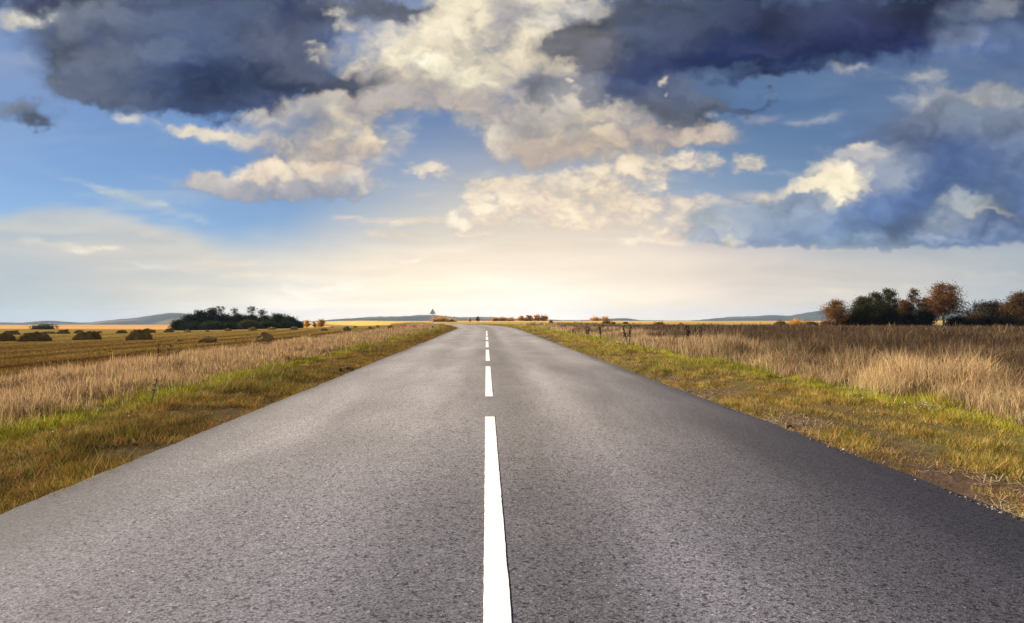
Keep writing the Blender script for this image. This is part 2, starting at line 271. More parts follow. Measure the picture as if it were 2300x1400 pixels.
# ------------------------------------------------------------------ world, sun, camera
SUN_AZ, SUN_EL = R(-56), R(25)
EXPO = 1.3
def build_world():
    w = bpy.data.worlds.new('World'); sc.world = w; w.use_nodes = True
    g = NT(w.node_tree)
    AZ, E0, E1 = R(60), R(-3), R(46)
    nx, ny = 1840, 760
    az = ((np.arange(nx) + .5) / nx * 2 - 1) * AZ; el = E0 + (np.arange(ny) + .5) / ny * (E1 - E0)
    A, E = np.meshgrid(az, el[::-1])
    Xp = 1150 + F * np.tan(A); Yp = HOR - F * np.tan(E) / np.cos(A)
    rgb, a = sky_map(Xp, Yp)
    win = (sstep(R(59), R(50), np.abs(A)) * sstep(R(45), R(36), E)).astype(np.float32)
    buf = np.zeros((ny, nx, 4), np.float32)
    buf[..., :3] = rgb * win[..., None] * (2.0 ** -EXPO); buf[..., 3] = a * win
    img = bpy.data.images.new('cloud_field', nx, ny, alpha=True, float_buffer=True)
    img.colorspace_settings.name = 'Non-Color'; img.alpha_mode = 'CHANNEL_PACKED'
    img.pixels.foreach_set(np.ascontiguousarray(buf[::-1]).ravel()); img.update(); img.pack()
    tc = g.n('ShaderNodeTexCoord'); sx = g.n('ShaderNodeSeparateXYZ', ins={'Vector': tc.outputs['Generated']})
    a_ = g.math('SUBTRACT', g.math('ARCTAN2', sx.outputs[0], sx.outputs[1]), YAW)
    e_ = g.math('ARCSINE', sx.outputs[2])
    U = g.math('MULTIPLY_ADD', a_, 1 / (2 * AZ), .5); V = g.math('DIVIDE', g.math('SUBTRACT', e_, E0), E1 - E0)
    uv = g.n('ShaderNodeCombineXYZ', ins={0: U, 1: V, 2: 0.0})
    im = g.n('ShaderNodeTexImage', image=img, interpolation='Cubic', extension='CLIP', ins={'Vector': uv.outputs[0]})
    sky = g.n('ShaderNodeTexSky', sky_type='NISHITA')
    sky.sun_disc = False; sky.sun_elevation = SUN_EL; sky.sun_rotation = SUN_AZ
    sky.altitude = 200; sky.air_density = 1.0; sky.dust_density = .05; sky.ozone_density = 2.2
    blue = g.mix(1.0, sky.outputs[0], C4(.40, .495, .645), 'MULTIPLY')
    cl = g.noise(tc.outputs['Generated'], 2.2, 6, .6, .4)
    cf = g.math('MULTIPLY', g.ramp(sx.outputs[1], .62, .40), g.ramp(cl, .36, .62, .15, .9))
    e2 = 1 / (.05 * 2.0 ** EXPO)
    blue = g.mix(cf, blue, C4(.55 * e2, .52 * e2, .48 * e2))
    b1 = g.n('ShaderNodeBackground', ins={'Color': blue, 'Strength': .05})
    k = g.math('SUBTRACT', 1.0, im.outputs['Alpha'])
    bz = g.n('ShaderNodeMixShader', ins={0: k})
    b0 = g.n('ShaderNodeBackground', ins={'Color': C4(0, 0, 0), 'Strength': 0.0})
    g.put(bz.inputs[1], b0.outputs[0]); g.put(bz.inputs[2], b1.outputs[0])
    b2 = g.n('ShaderNodeBackground', ins={'Color': im.outputs['Color'], 'Strength': 1.0})
    ad = g.n('ShaderNodeAddShader'); g.put(ad.inputs[0], bz.outputs[0]); g.put(ad.inputs[1], b2.outputs[0])
    out = g.n('ShaderNodeOutputWorld'); g.put(out.inputs[0], ad.outputs[0])
    w.cycles.sampling_method = 'MANUAL'; w.cycles.sample_map_resolution = 1024
build_world()
L = bpy.data.lights.new('sun', 'SUN'); L.energy = 5.0; L.angle = R(4); L.color = (1.0, .86, .67)
so = bpy.data.objects.new('sun', L); COL.objects.link(so)
sd = Vector((math.sin(SUN_AZ) * math.cos(SUN_EL), math.cos(SUN_AZ) * math.cos(SUN_EL), math.sin(SUN_EL)))
so.rotation_euler = sd.to_track_quat('Z', 'Y').to_euler(); so.location = (-60, 40, 60)
cam = bpy.data.cameras.new('camera'); co = bpy.data.objects.new('camera', cam); COL.objects.link(co)
cam.sensor_width = 36; cam.lens = 36 * F / 2300; cam.clip_end = 20000; cam.clip_start = .05
co.location = (0, 0, EYE); co.rotation_euler = (R(90) + math.atan(12 / F), 0, -YAW)
sc.camera = co
vs = sc.view_settings; vs.view_transform = 'Standard'; vs.look = 'None'; vs.exposure = EXPO; vs.gamma = 1; vs.use_curve_mapping = False

# ------------------------------------------------------------------ materials
def mat_tint(name, transl=.35, rough=.7, spec=.2, dark=1.0):
    """leaf or straw: own colour per blade, some light let through"""
    m, g = material(name)
    at = g.n('ShaderNodeAttribute', attribute_name='tint')
    p = g.n('ShaderNodeBsdfPrincipled', ins={'Base Color': at.outputs['Color'], 'Roughness': rough, 'Specular IOR Level': spec})
    t = g.n('ShaderNodeBsdfTranslucent', ins={'Color': at.outputs['Color']})
    mx = g.n('ShaderNodeMixShader', ins={0: transl}); g.put(mx.inputs[1], p.outputs[0]); g.put(mx.inputs[2], t.outputs[0])
    o = g.n('ShaderNodeOutputMaterial'); g.put(o.inputs[0], mx.outputs[0])
    return m
M_GRASS = mat_tint('dry_grass', .40, .8, .04)
M_LEAF = mat_tint('leaf', .22, .8, .04)
M_AUTUMN = mat_tint('autumn_leaf', .5)
M_HAY = mat_tint('hay', .15, .9, .0)
def mat_plain(name, col, var=.25, scale=6.0, rough=.8, bump=.3, spec=.3, metal=0.0):
    m, g = material(name)
    tc = g.n('ShaderNodeTexCoord'); nz = g.noise(tc.outputs['Object'], scale, 6, .6)
    c = g.mix(nz, C4(*[x * (1 - var) for x in col]), C4(*[min(1, x * (1 + var)) for x in col]))
    b = g.n('ShaderNodeBump', ins={'Strength': bump, 'Distance': .02, 'Height': nz})
    p = g.n('ShaderNodeBsdfPrincipled', ins={'Base Color': c, 'Roughness': rough, 'Specular IOR Level': spec, 'Metallic': metal, 'Normal': b.outputs[0]})
    o = g.n('ShaderNodeOutputMaterial'); g.put(o.inputs[0], p.outputs[0])
    return m
M_BARK = mat_plain('bark', (.07, .055, .045), .5, 9)
M_BIRCH = mat_plain('birch_bark', (.30, .28, .25), .45, 7)
M_CLOD = mat_plain('earth_clod', (.05, .030, .020), .5, 30, .95, .8)
M_STONE = mat_plain('pale_stone', (.55, .53, .50), .2, 30, .8, .5)
def mat_ground():
    m, g = material('ground')
    at = g.n('ShaderNodeAttribute', attribute_name='tint')
    ge = g.n('ShaderNodeNewGeometry')
    pos = ge.outputs['Position']
    fine = g.noise(pos, 9.0, 8, .7); mid = g.noise(pos, .9, 6, .6); big = g.noise(pos, .06, 5, .6)
    f = g.math('MULTIPLY', g.ramp(fine, .25, .75, .55, 1.45), g.ramp(mid, .25, .75, .7, 1.3))
    f = g.math('MULTIPLY', f, g.ramp(big, .3, .7, .8, 1.2))
    cc = g.n('ShaderNodeCombineXYZ', ins={0: f, 1: f, 2: f})
    c = g.mix(1.0, at.outputs['Color'], cc.outputs[0], 'MULTIPLY')
    b = g.n('ShaderNodeBump', ins={'Strength': .8, 'Distance': .06, 'Height': fine})
    p = g.n('ShaderNodeBsdfPrincipled', ins={'Base Color': c, 'Roughness': 1.0, 'Specular IOR Level': 0.0, 'Normal': b.outputs[0]})
    o = g.n('ShaderNodeOutputMaterial'); g.put(o.inputs[0], p.outputs[0])
    return m
def mat_road():
    m, g = material('asphalt')
    ge = g.n('ShaderNodeNewGeometry'); pos = ge.outputs['Position']
    at = g.n('ShaderNodeAttribute', attribute_name='tint')
    vo = g.n('ShaderNodeTexVoronoi', ins={'Vector': pos, 'Scale': 125.0})
    stone = g.n('ShaderNodeSeparateColor', ins={0: vo.outputs['Color']})
    n1 = g.noise(pos, 90.0, 3, .7); n2 = g.noise(pos, 18.0, 6, .75)
    st = g.n('ShaderNodeMapping', ins={'Vector': pos, 'Scale': (1.0, .22, 1.0)})
    n3 = g.noise(st.outputs[0], 1.1, 6, .6, .6)
    n4 = g.noise(pos, .25, 4, .5)
    v = g.math('MULTIPLY', g.ramp(stone.outputs[0], 0, 1, .40, 1.60), g.ramp(n1, .3, .7, .75, 1.25))
    v = g.math('MULTIPLY', v, g.ramp(n2, .3, .72, .82, 1.16))
    v = g.math('MULTIPLY', v, g.ramp(n3, .3, .7, .80, 1.18))
    v = g.math('MULTIPLY', v, g.ramp(n4, .3, .7, .88, 1.10))
    # pits of dark bitumen and a few pale chips
    pit = g.ramp(g.noise(pos, 42.0, 2, .5), .56, .68, 1.0, .25)
    v = g.math('MULTIPLY', v, pit)
    chip = g.ramp(stone.outputs[1], .982, .992, 0.0, 1.0)
    cc = g.n('ShaderNodeCombineXYZ', ins={0: v, 1: v, 2: v})
    c = g.mix(1.0, at.outputs['Color'], cc.outputs[0], 'MULTIPLY')
    hue = g.mix(g.ramp(stone.outputs[2], .0, 1.0), C4(1.03, .98, 1.0), C4(.97, 1.0, 1.03))
    c = g.mix(1.0, c, hue, 'MULTIPLY')
    chc = g.mix(1.0, c, C4(2.6, 2.55, 2.45), 'MULTIPLY')
    c = g.mix(g.math('MULTIPLY', chip, .7), c, chc)
    # hairline cracks and a few tar drips
    wv = g.n('ShaderNodeVectorMath', operation='ADD'); g.put(wv.inputs[0], pos)
    nn = g.n('ShaderNodeTexNoise', ins={'Vector': pos, 'Scale': 1.3, 'Detail': 5, 'Roughness': .65})
    sc3 = g.n('ShaderNodeVectorMath', operation='SCALE', ins={0: nn.outputs['Color'], 3: .9}); g.put(wv.inputs[1], sc3.outputs[0])
    cr = g.n('ShaderNodeTexVoronoi', feature='DISTANCE_TO_EDGE', ins={'Vector': wv.outputs[0], 'Scale': .30})
    cm = g.math('MULTIPLY', g.ramp(cr.outputs['Distance'], .0, .0035, 1.0, 0.0), g.ramp(n4, .47, .58, 0.0, .7))
    c = g.mix(cm, c, C4(.03, .03, .033))
    h = g.math('ADD', vo.outputs['Distance'], g.math('MULTIPLY', n1, .6))
    b = g.n('ShaderNodeBump', ins={'Strength': .32, 'Distance': .006, 'Height': h})
    p = g.n('ShaderNodeBsdfPrincipled', ins={'Base Color': c, 'Roughness': .85, 'Specular IOR Level': .14, 'Sheen Weight': .14, 'Sheen Roughness': .15, 'Sheen Tint': C4(1.0, .80, .58), 'Normal': b.outputs[0]})
    o = g.n('ShaderNodeOutputMaterial'); g.put(o.inputs[0], p.outputs[0])
    return m
def mat_paint():
    m, g = material('road_paint')
    ge = g.n('ShaderNodeNewGeometry'); pos = ge.outputs['Position']
    n = g.noise(pos, 45.0, 5, .7)
    c = g.mix(g.ramp(n, .35, .6), C4(.64, .63, .61), C4(.82, .81, .79))
    wear = g.math('MULTIPLY', g.ramp(g.noise(pos, 70.0, 4, .8), .60, .68), g.ramp(g.noise(pos, 3.0, 3, .6), .40, .62, .15, .9))
    c = g.mix(wear, c, C4(.25, .24, .24))
    b = g.n('ShaderNodeBump', ins={'Strength': .25, 'Distance': .004, 'Height': n})
    p = g.n('ShaderNodeBsdfPrincipled', ins={'Base Color': c, 'Roughness': .6, 'Normal': b.outputs[0]})
    o = g.n('ShaderNodeOutputMaterial'); g.put(o.inputs[0], p.outputs[0])
    return m
M_GROUND = mat_ground(); M_ROAD = mat_road(); M_PAINT = mat_paint()

# ------------------------------------------------------------------ ground sheet
f32 = np.float32
def mixc(a, b, t): return a * (1 - t[..., None]) + np.asarray(b, f32) * t[..., None]
def swath_lines(s, n1):
    """dark rows left between the mower's passes"""
    v = np.zeros(np.shape(s), f32)
    for (s0, w0, k) in ((12.6, .5, .6), (15.8, .7, .9), (19.5, .8, .95), (24.5, .9, .8), (30, 1.1, .7), (37, 1.3, .6), (46, 1.6, .5), (58, 2, .45), (75, 2.4, .4)):
        v = np.maximum(v, k * np.exp(-((s + s0 + 2.2 * n1) / w0) ** 2))
    return v
def ground_colour(x, y):
    """own colour of the soil and of the short growth on it, by what grows where"""
    s = x - cx(y); d = np.hypot(x, y)
    n1 = fbm((x / 9).astype(f32), (y / 9).astype(f32), 5, 101); n2 = fbm((x / 60).astype(f32), (y / 40).astype(f32), 4, 102)
    c = np.zeros(x.shape + (3,), f32) + np.asarray((.18, .108, .034), f32)
    # left: mown field in swaths parallel to the road
    sw = fbm((s / 3.4 + .4 * n1).astype(f32), (y / 55).astype(f32), 3, 103); near = 1 - ss(45, 85, d)
    c = mixc(c, (.105, .054, .018), near * .65)
    c = mixc(c, (.060, .028, .010), np.clip(ss(.02, .25, sw + .12) * near * .95, 0, 1))
    c = mixc(c, (.20, .125, .036), np.clip(ss(.05, .3, -sw + n1 * .6), 0, 1) * .7)
    c = mixc(c, (.13, .11, .028), ss(0, .3, n2) * .35)
    c = mixc(c, (.23, .165, .050), ss(50, 130, d + 70 * n1) * .8)
    c = mixc(c, (.050, .026, .010), swath_lines(s, n1) * ss(170, 60, d))
    c = c * np.asarray((.84, .84, .78), f32)
    band = ss(300, 340, y + 40 * n2) * (s < 0)
    c = mixc(c, (.52, .27, .095), band * .95)
    c = mixc(c, (.40, .24, .10), ss(650, 760, y + 120 * n2) * (s < 0) * .7)
    # right: rank weeds near, pale stubble far
    rc = np.zeros_like(c) + np.asarray((.105, .070, .042), f32)
    rc = mixc(rc, (.33, .235, .095), ss(110, 150, y + 25 * n1 + 60 * ss(40, 20, x) - 20))
    rc = mixc(rc, (.48, .33, .10), ss(210, 330, y + 90 * n2))
    rc = mixc(rc, (.20, .21, .06), ss(.08, .2, n2) * ss(200, 260, y) * .6)
    c = np.where((s > 0)[..., None], rc, c)
    vl = ss(-9.9, -9.0, s) * (s < 0)
    c = mixc(c, (.17, .115, .06), vl)
    ve = np.where(s < 0, ss(-6.0, -5.5, s), ss(7.0, 6.4, s))
    c = mixc(c, (.115, .085, .038), ve)
    c = mixc(c, (.13, .13, .03), ve * ss(-.05, .2, n1) * .7)
    bare = ve * ss(5.0, 4.0, np.abs(s)) * np.where(s > 0, 1, .6)
    c = mixc(c, (.085, .058, .044), bare * ss(-.1, .15, n1 + .1))
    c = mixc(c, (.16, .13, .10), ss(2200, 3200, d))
    return c
def grid_mesh(rows, ss_, fn):
    pass
def build_ground():
    ys = np.concatenate([-np.geomspace(300, 6, 14), np.arange(-5, 2, 1.0), np.arange(2, 40, .35), np.geomspace(40, 7000, 330)])
    a = np.concatenate([np.arange(0, 12, .3), np.geomspace(12, 6500, 105)])
    st = np.concatenate([-a[::-1][:-1], a])
    S, Y = np.meshgrid(st, ys); X = S + cx(np.clip(Y, 0, 400))
    V = np.stack([X, Y, ground_z(X, Y)], -1)
    ny, nx = X.shape
    i = np.arange(ny - 1)[:, None] * nx + np.arange(nx - 1)[None]
    f = np.stack([i, i + 1, i + nx + 1, i + nx], -1).reshape(-1, 4)
    me = mesh_np('ground', V.reshape(-1, 3), [f], ground_colour(X, Y).reshape(-1, 3), True)
    tag(link('ground', me, M_GROUND), kind='structure')
build_ground()

# ------------------------------------------------------------------ road and its dashes
HW = 3.49
def road_z(s, y): return zroad(y) + .012 * (1 - (s / HW) ** 2)
def build_road():
    ys = np.concatenate([np.arange(-12, 30, .12), np.arange(30, 110, .5), np.geomspace(110, 520, 120)])
    k = np.linspace(-1, 1, 41)
    Y = ys[:, None] * np.ones_like(k)[None]
    el = HW + .06 * fbm((ys / .22).astype(f32), ys.astype(f32) * 0 + 3, 5, 201) + .06 * fbm((ys / 4).astype(f32), ys.astype(f32) * 0 + 8, 3, 203)
    er = HW + .07 * fbm((ys / .22).astype(f32), ys.astype(f32) * 0 + 13, 5, 205) + .06 * fbm((ys / 4).astype(f32), ys.astype(f32) * 0 + 18, 3, 207)
    S = np.where(k[None] < 0, k[None] * el[:, None], k[None] * er[:, None])
    X = S + cx(Y); Z = road_z(S, Y)
    # asphalt edge: a drop of the sheet's thickness
    S2 = np.concatenate([S[:, :1] - .02, S, S[:, -1:] + .02], 1); Y2 = np.concatenate([Y[:, :1], Y, Y[:, :1]], 1)
    X2 = np.concatenate([X[:, :1] - .03, X, X[:, -1:] + .03], 1); Z2 = np.concatenate([Z[:, :1] - .085, Z, Z[:, -1:] - .085], 1)
    ny, nx = X2.shape
    i = np.arange(ny - 1)[:, None] * nx + np.arange(nx - 1)[None]
    f = np.stack([i, i + 1, i + nx + 1, i + nx], -1).reshape(-1, 4)
    n1 = fbm((X2 / .9).astype(f32), (Y2 / 5).astype(f32), 4, 211); n2 = fbm((X2 / 3).astype(f32), (Y2 / 9).astype(f32), 4, 213)
    c = np.zeros(X2.shape + (3,), f32) + np.asarray((.244, .236, .243), f32)
    a = np.abs(S2)
    track = np.exp(-((a - 1.05) / .42) ** 2) + np.exp(-((a - 2.55) / .38) ** 2)
    c = c * (1 + .20 * (track - .6))[..., None]
    c = c * (1 + .30 * n1 + .22 * n2)[..., None]
    edge = ss(3.12, 3.52, a + .35 * n1)
    c = mixc(c, (.058, .056, .066), edge * .8)
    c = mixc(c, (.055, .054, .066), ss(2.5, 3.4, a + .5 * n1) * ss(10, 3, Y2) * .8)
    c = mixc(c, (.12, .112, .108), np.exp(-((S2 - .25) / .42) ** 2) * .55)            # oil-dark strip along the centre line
    c = mixc(c, (.030, .031, .046), ss(.9, 3.0, S2 + .6 * n2) * .9 * ss(22, 4, Y2))  # right lane darkens towards the viewer: corner vignette painted into the colour
    c = c * (1 - np.asarray((.50, .48, .38), f32) * ss(8.5, 2.6, Y2 + .9 * n2)[..., None])          # near road dimmed under the viewer, vignette shading put into the asphalt tone
    n3 = fbm((X2 / 6).astype(f32), (Y2 / .8).astype(f32), 4, 217)
    c = c * (1 + .22 * n3 * ss(8, 20, Y2))[..., None]            # faint crosswise tone bands farther up the road
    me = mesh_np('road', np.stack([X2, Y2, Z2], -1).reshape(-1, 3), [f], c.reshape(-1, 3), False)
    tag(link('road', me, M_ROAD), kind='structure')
build_road()
def dash(y0, y1, label, w=.122, off=-.088):
    n = max(6, int((y1 - y0) / .06)); ys = np.linspace(y0, y1, n)
    jl = .009 * fbm((ys / .05).astype(f32), ys.astype(f32), 3, 221); jr = .009 * fbm((ys / .05).astype(f32), ys.astype(f32) + 9, 3, 223)
    sl = off - w / 2 + jl; sr = off + w / 2 + jr
    V = []
    for (s_, dz) in ((sl - .002, -.001), (sl, .006), (sr, .006), (sr + .002, -.001)):
        V.append(np.stack([s_ + cx(ys), ys, road_z(s_, ys) + dz], -1))
    V = np.stack(V, 1); nx = 4
    i = np.arange(n - 1)[:, None] * nx + np.arange(nx - 1)[None]
    f = np.stack([i, i + 1, i + nx + 1, i + nx], -1).reshape(-1, 4)
    tag(link('road_dash', mesh_np('road_dash', V.reshape(-1, 3), [f]), M_PAINT), label, 'road marking', 'white centre line dashes')
DASH = ['longest white centre dash, running out of the bottom of the picture', 'second white dash from the bottom, the first one seen whole', 'third white dash from the bottom of the centre line',
        'fourth white dash up the centre line, a short block', 'fifth white dash up the road, seen as a small sliver', 'sixth white dash up the road, a tiny sliver before the bend',
        'farthest clear white dash, a speck where the road starts to bend']
for k, lb in enumerate(DASH): dash(1.9 + 8 * k - (3.5 if k == 0 else 0), 7.9 + 8 * k, lb)

# ------------------------------------------------------------------ grass
def blades(P, h, w, lean, col, az=None, seg=2, tipcol=None, wtip=.0):
    n = len(P)
    if az is None: az = rng.rand(n) * 2 * np.pi
    side = rng.rand(n) * 2 * np.pi
    # broad side turned roughly to any direction
    wx = np.stack([np.cos(side), np.sin(side), np.zeros(n)], -1) * (w / 2)[:, None]
    ld = np.stack([np.cos(az), np.sin(az), np.zeros(n)], -1) * (lean * h)[:, None]
    up = np.zeros((n, 3)); up[:, 2] = h
    tc = col if tipcol is None else tipcol
    if seg == 1:
        V = np.stack([P - wx, P + wx, P + up + ld], 1)
        f = np.arange(n)[:, None] * 3 + np.arange(3)[None]
        cc = np.stack([col * .8, col * .8, tc], 1)
        return V.reshape(-1, 3), [f], cc.reshape(-1, 3)
    mid = P + up * .6 + ld * .35
    V = np.stack([P - wx, P + wx, mid - wx * .9, mid + wx * .9, P + up * (1 - .12 * lean[:, None]) + ld], 1)
    b = np.arange(n)[:, None] * 5
    q = b + np.array([0, 1, 3, 2]); t = b + np.array([2, 3, 4])
    cc = np.stack([col * .85, col * .85, col, col, tc], 1)
    return V.reshape(-1, 3), [q, t], cc.reshape(-1, 3)
def pick(pal, wts):
    pal = np.asarray(pal, f32); wts = np.asarray(wts, f32)
    cum = np.cumsum(wts, 0); r = rng.rand(wts.shape[1]) * cum[-1]
    return pal[(r[None] > cum).sum(0).clip(0, len(pal) - 1)]
def logy(n, a, b): return a * (b / a) ** rng.rand(n)
def stuff(name, V, f, c, mat, kind='stuff', label=None, cat=None):
    return tag(link(name, mesh_np(name, V, f, c), mat), label, cat, kind=kind)
def nz(x, y, sx, sy, seed, o=4): return 1.9 * fbm((x / sx).astype(f32), (y / sy).astype(f32), o, seed)
TAN, STRAW, BROWN, PURP = (.44, .32, .19), (.56, .43, .23), (.20, .120, .065), (.17, .118, .10)
GREEN, LIME, OLIVE, RUST, DKGREEN = (.13, .19, .022), (.34, .38, .03), (.24, .20, .04), (.38, .165, .045), (.05, .085, .015)

def verge(side, n, name, label):
    y = logy(n, 2.2, 125); u = rng.rand(n)
    inner, outer = (3.36, 6.0) if side < 0 else (3.42, 7.1)
    s = (inner + (outer - inner) * u)
    x0 = cx(y); x = x0 + side * s
    a = nz(x, y, .55, .8, 301 + side); b = nz(x, y, 2.2, 3.5, 305 + side); c_ = nz(x, y, .22, .3, 309 + side, 3)
    keep_p = np.clip((1.0 if side < 0 else .64) + 1.7 * a + .9 * b + .9 * (s - inner) / (outer - inner) - (.25 if side > 0 else .0), .05, 1)
    gap = ss(inner + .0, inner + .25, s + .25 * a)
    k = rng.rand(n) < keep_p * np.clip(.15 + .85 * gap, 0, 1)
    x, y, s, a, b, c_ = x[k], y[k], s[k], a[k], b[k], c_[k]; n = len(x)
    t = (s - inner) / (outer - inner)
    strip = np.exp(-((t - .84) / .15) ** 2)
    wts = np.stack([.12 + 1.5 * np.clip(b + a - .04, 0, 1) + .15 * t, .05 + 1.7 * strip, .8 + .8 * np.clip(a, 0, 1), .40 * (1 - t) + 1.1 * np.clip(-b - .02, 0, 1) * (1 - strip), .75 * (1 - .7 * strip) + 1.8 * np.clip(-a - .05, 0, 1) + (.35 if side > 0 else 0), .18 + .5 * np.clip(b, 0, 1)])
    if side < 0: wts[3] *= 2.2; wts[0] *= .55; wts[1] *= .75; wts[4] *= 1.4
    col = pick([GREEN, LIME, OLIVE, RUST, TAN, DKGREEN], wts) * (.50 + .48 * rng.rand(n))[:, None] * (.88 + .9 * np.clip(c_, -.35, .4) + .5 * np.clip(a, -.4, .4))[:, None] * np.asarray((1.04, 1.0, .72), f32)
    col *= ((.80 + .34 * ss(.45, .85, t)) if side < 0 else (1.40 + .15 * t))[:, None]
    d = np.hypot(x, y)
    h = (.04 + .07 * rng.rand(n) ** 1.5) * (1 + 1.3 * np.clip(a + b, -.35, .6)) * (.7 + .75 * t)
    h = np.where(rng.rand(n) < .025, h * 2.2, h)
    w = np.maximum(.0045, .00085 * d) * (.7 + .6 * rng.rand(n))
    P = np.stack([x, y, ground_z(x, y) - .01], -1)
    V, f, cc = blades(P, h, w, .25 + .7 * rng.rand(n), col, seg=1)
    stuff(name, V, f, cc, M_GRASS, label=label, cat='grass')
verge(-1, 330000, 'verge_grass', 'short green and rust coloured verge grass left of the road')
verge(1, 380000, 'verge_grass', 'short patchy green and tan verge grass right of the road')

def tall_left(n):
    y = logy(n, 4.5, 130); s = 5.55 + 4.4 * rng.rand(n) ** .9
    x = cx(y) - s
    a = nz(x, y, .5, .7, 331); b = nz(x, y, 2.5, 4, 333)
    edge = ss(5.5, 6.1, s + .5 * a)
    k = rng.rand(n) < edge * np.clip(.62 + 1.3 * a + .5 * b, .1, 1)
    x, y, s, a, b = x[k], y[k], s[k], a[k], b[k]; n = len(x); d = np.hypot(x, y)
    wts = np.stack([1.2 + a, .55 + .8 * np.clip(b, 0, 1), .5 + 1.2 * np.clip(-a, 0, 1), .55 + .8 * np.clip(-b, 0, 1), .10 + .9 * np.exp(-((s - 5.8) / .3) ** 2) + 0 * a])
    col = pick([TAN, STRAW, BROWN, PURP, OLIVE], wts) * (.52 + .45 * rng.rand(n))[:, None] * np.asarray((1.20, 1.15, 1.08), f32)
    h = (.19 + .15 * rng.rand(n)) * (1 + .55 * a) * (.55 + .45 * ss(5.5, 6.6, s))
    w = np.maximum(.0042, .00062 * d) * (.6 + .6 * rng.rand(n))
    h = h * (1 + .35 * b) * np.where(rng.rand(n) < .06, 1.35, 1)
    P = np.stack([x, y, ground_z(x, y) - .02], -1)
    V, f, cc = blades(P, h, w, .05 + .85 * rng.rand(n) ** 3, col, tipcol=col * np.asarray((1.08, 1.02, 1.0), f32))
    stuff('tall_dry_grass', V, f, cc, M_GRASS, label='tall dry buff grass between the left verge and the mown field', cat='grass')
tall_left(270000)
def tall_right(n):
    y = 3.5 * (100 / 3.5) ** (rng.rand(n) ** .92)
    s = 6.5 + (y * 1.02 + 3) * rng.rand(n) ** 1.15
    x = cx(y) + s
    a = nz(x, y, .6, .8, 341); b = nz(x, y, 4, 6, 343); e = nz(x, y, 1.6, 2.2, 347, 3)
    edge = ss(6.35, 7.1, s + .6 * a)
    k = rng.rand(n) < edge * np.clip(.7 + .9 * a + .3 * e, .12, 1)
    x, y, s, a, b, e = x[k], y[k], s[k], a[k], b[k], e[k]; n = len(x); d = np.hypot(x, y)
    deep = ss(7.5, 17, s + 9 * b)
    wts = np.stack([1.3 * (1 - .75 * deep) + .6 * np.clip(a, 0, 1), (1.1 * (1 - .9 * deep)) * (.4 + 1.6 * np.clip(e + .1, 0, 1)), .5 + .7 * deep + .9 * np.clip(-a, 0, 1), .2 + 1.3 * deep, .12 + .25 * deep, .10 + .25 * np.clip(b, 0, 1)])
    col = pick([TAN, STRAW, BROWN, PURP, DKGREEN, RUST], wts) * (.60 + .5 * rng.rand(n))[:, None] * (1 - .62 * ss(6.8, 16, s + 13 * b + 5 * a) + .28 * np.clip(e + .3 * a, -.3, .6))[:, None] * 1.25
    h = (.26 + .26 * rng.rand(n)) * (1 + .8 * a + .7 * e) * (.5 + .5 * ss(6.4, 7.6, s))
    w = np.maximum(.0042, .00062 * d) * (.6 + .6 * rng.rand(n))
    h = h * (1 + .5 * b) * np.where(rng.rand(n) < .05, 1.35, 1)
    tx = []
    for (px, py, m_, hh) in ((1985, 884, 420, .5), (1962, 880, 200, .42), (2008, 890, 180, .42), (1815, 846, 120, .36), (1875, 858, 110, .36), (2130, 904, 130, .42), (2215, 920, 150, .42), (2285, 932, 220, .5), (2090, 868, 110, .4), (2190, 876, 90, .4), (1700, 822, 80, .34)):
        gx, gy, _t = ground_hit(px, py); q = rng.randn(m_, 2) * .13
        tx.append(np.stack([gx + q[:, 0], gy + q[:, 1], np.full(m_, hh), np.hypot(q[:, 0], q[:, 1])], -1))
    tx = np.concatenate(tx); m_ = len(tx)
    tc = pick([STRAW, (.62, .50, .27), TAN], np.ones((3, m_)) * np.array([[1], [.6], [.5]])) * (.75 + .4 * rng.rand(m_))[:, None]
    x = np.concatenate([x, tx[:, 0]]); y = np.concatenate([y, tx[:, 1]]); col = np.concatenate([col, tc])
    h = np.concatenate([h, tx[:, 2] * (.55 + .5 * rng.rand(m_))]); w = np.concatenate([w, np.full(m_, .006)]); n = len(x)
    P = np.stack([x, y, ground_z(x, y) - .02], -1)
    V, f, cc = blades(P, h, w, .10 + .75 * rng.rand(n) ** 1.8, col, tipcol=col * np.asarray((1.1, 1.03, 1.0), f32))
    stuff('tall_dry_grass', V, f, cc, M_GRASS, label='tall dry golden and purple brown grass filling the field right of the road', cat='grass')
tall_right(430000)
def stubble(n):
    y = logy(n, 12, 110); s = 9.3 + (y * .95 + 4) * rng.rand(n)
    x = cx(y) - s; d = np.hypot(x, y)
    a = nz(x, y, 1.2, 2.5, 351); sw = fbm((s / 2.3 + .5 * nz(x, y, 9, 9, 101, 5)).astype(f32), (y / 55).astype(f32), 3, 103)
    near = 1 - ss(45, 85, d)
    wts = np.stack([.8 + .8 * np.clip(-sw, 0, 1), 1.2 * near + .9 * near * ss(.0, .25, sw + .1) * 2 + .1, .6 + a, .5 + .4 * (1 - near)])
    col = pick([(.22, .140, .036), (.085, .040, .014), (.15, .12, .026), (.26, .17, .05)], np.clip(wts, .01, 9)) * (.7 + .55 * rng.rand(n))[:, None]
    col = col * (1 - .62 * swath_lines(-s, nz(x, y, 9, 9, 101, 5) / 1.9))[:, None]
    h = (.03 + .045 * rng.rand(n)) * (1 + a) * (1 + 1.2 * np.clip(sw, 0, .4))
    w = np.maximum(.006, .0011 * d)
    P = np.stack([x, y, ground_z(x, y) - .01], -1)
    V, f, cc = blades(P, h, w, .3 + .9 * rng.rand(n), col, seg=1)
    stuff('stubble', V, f, cc, M_GRASS, label='short yellow brown stubble of the mown field on the left', cat='stubble')
stubble(90000)
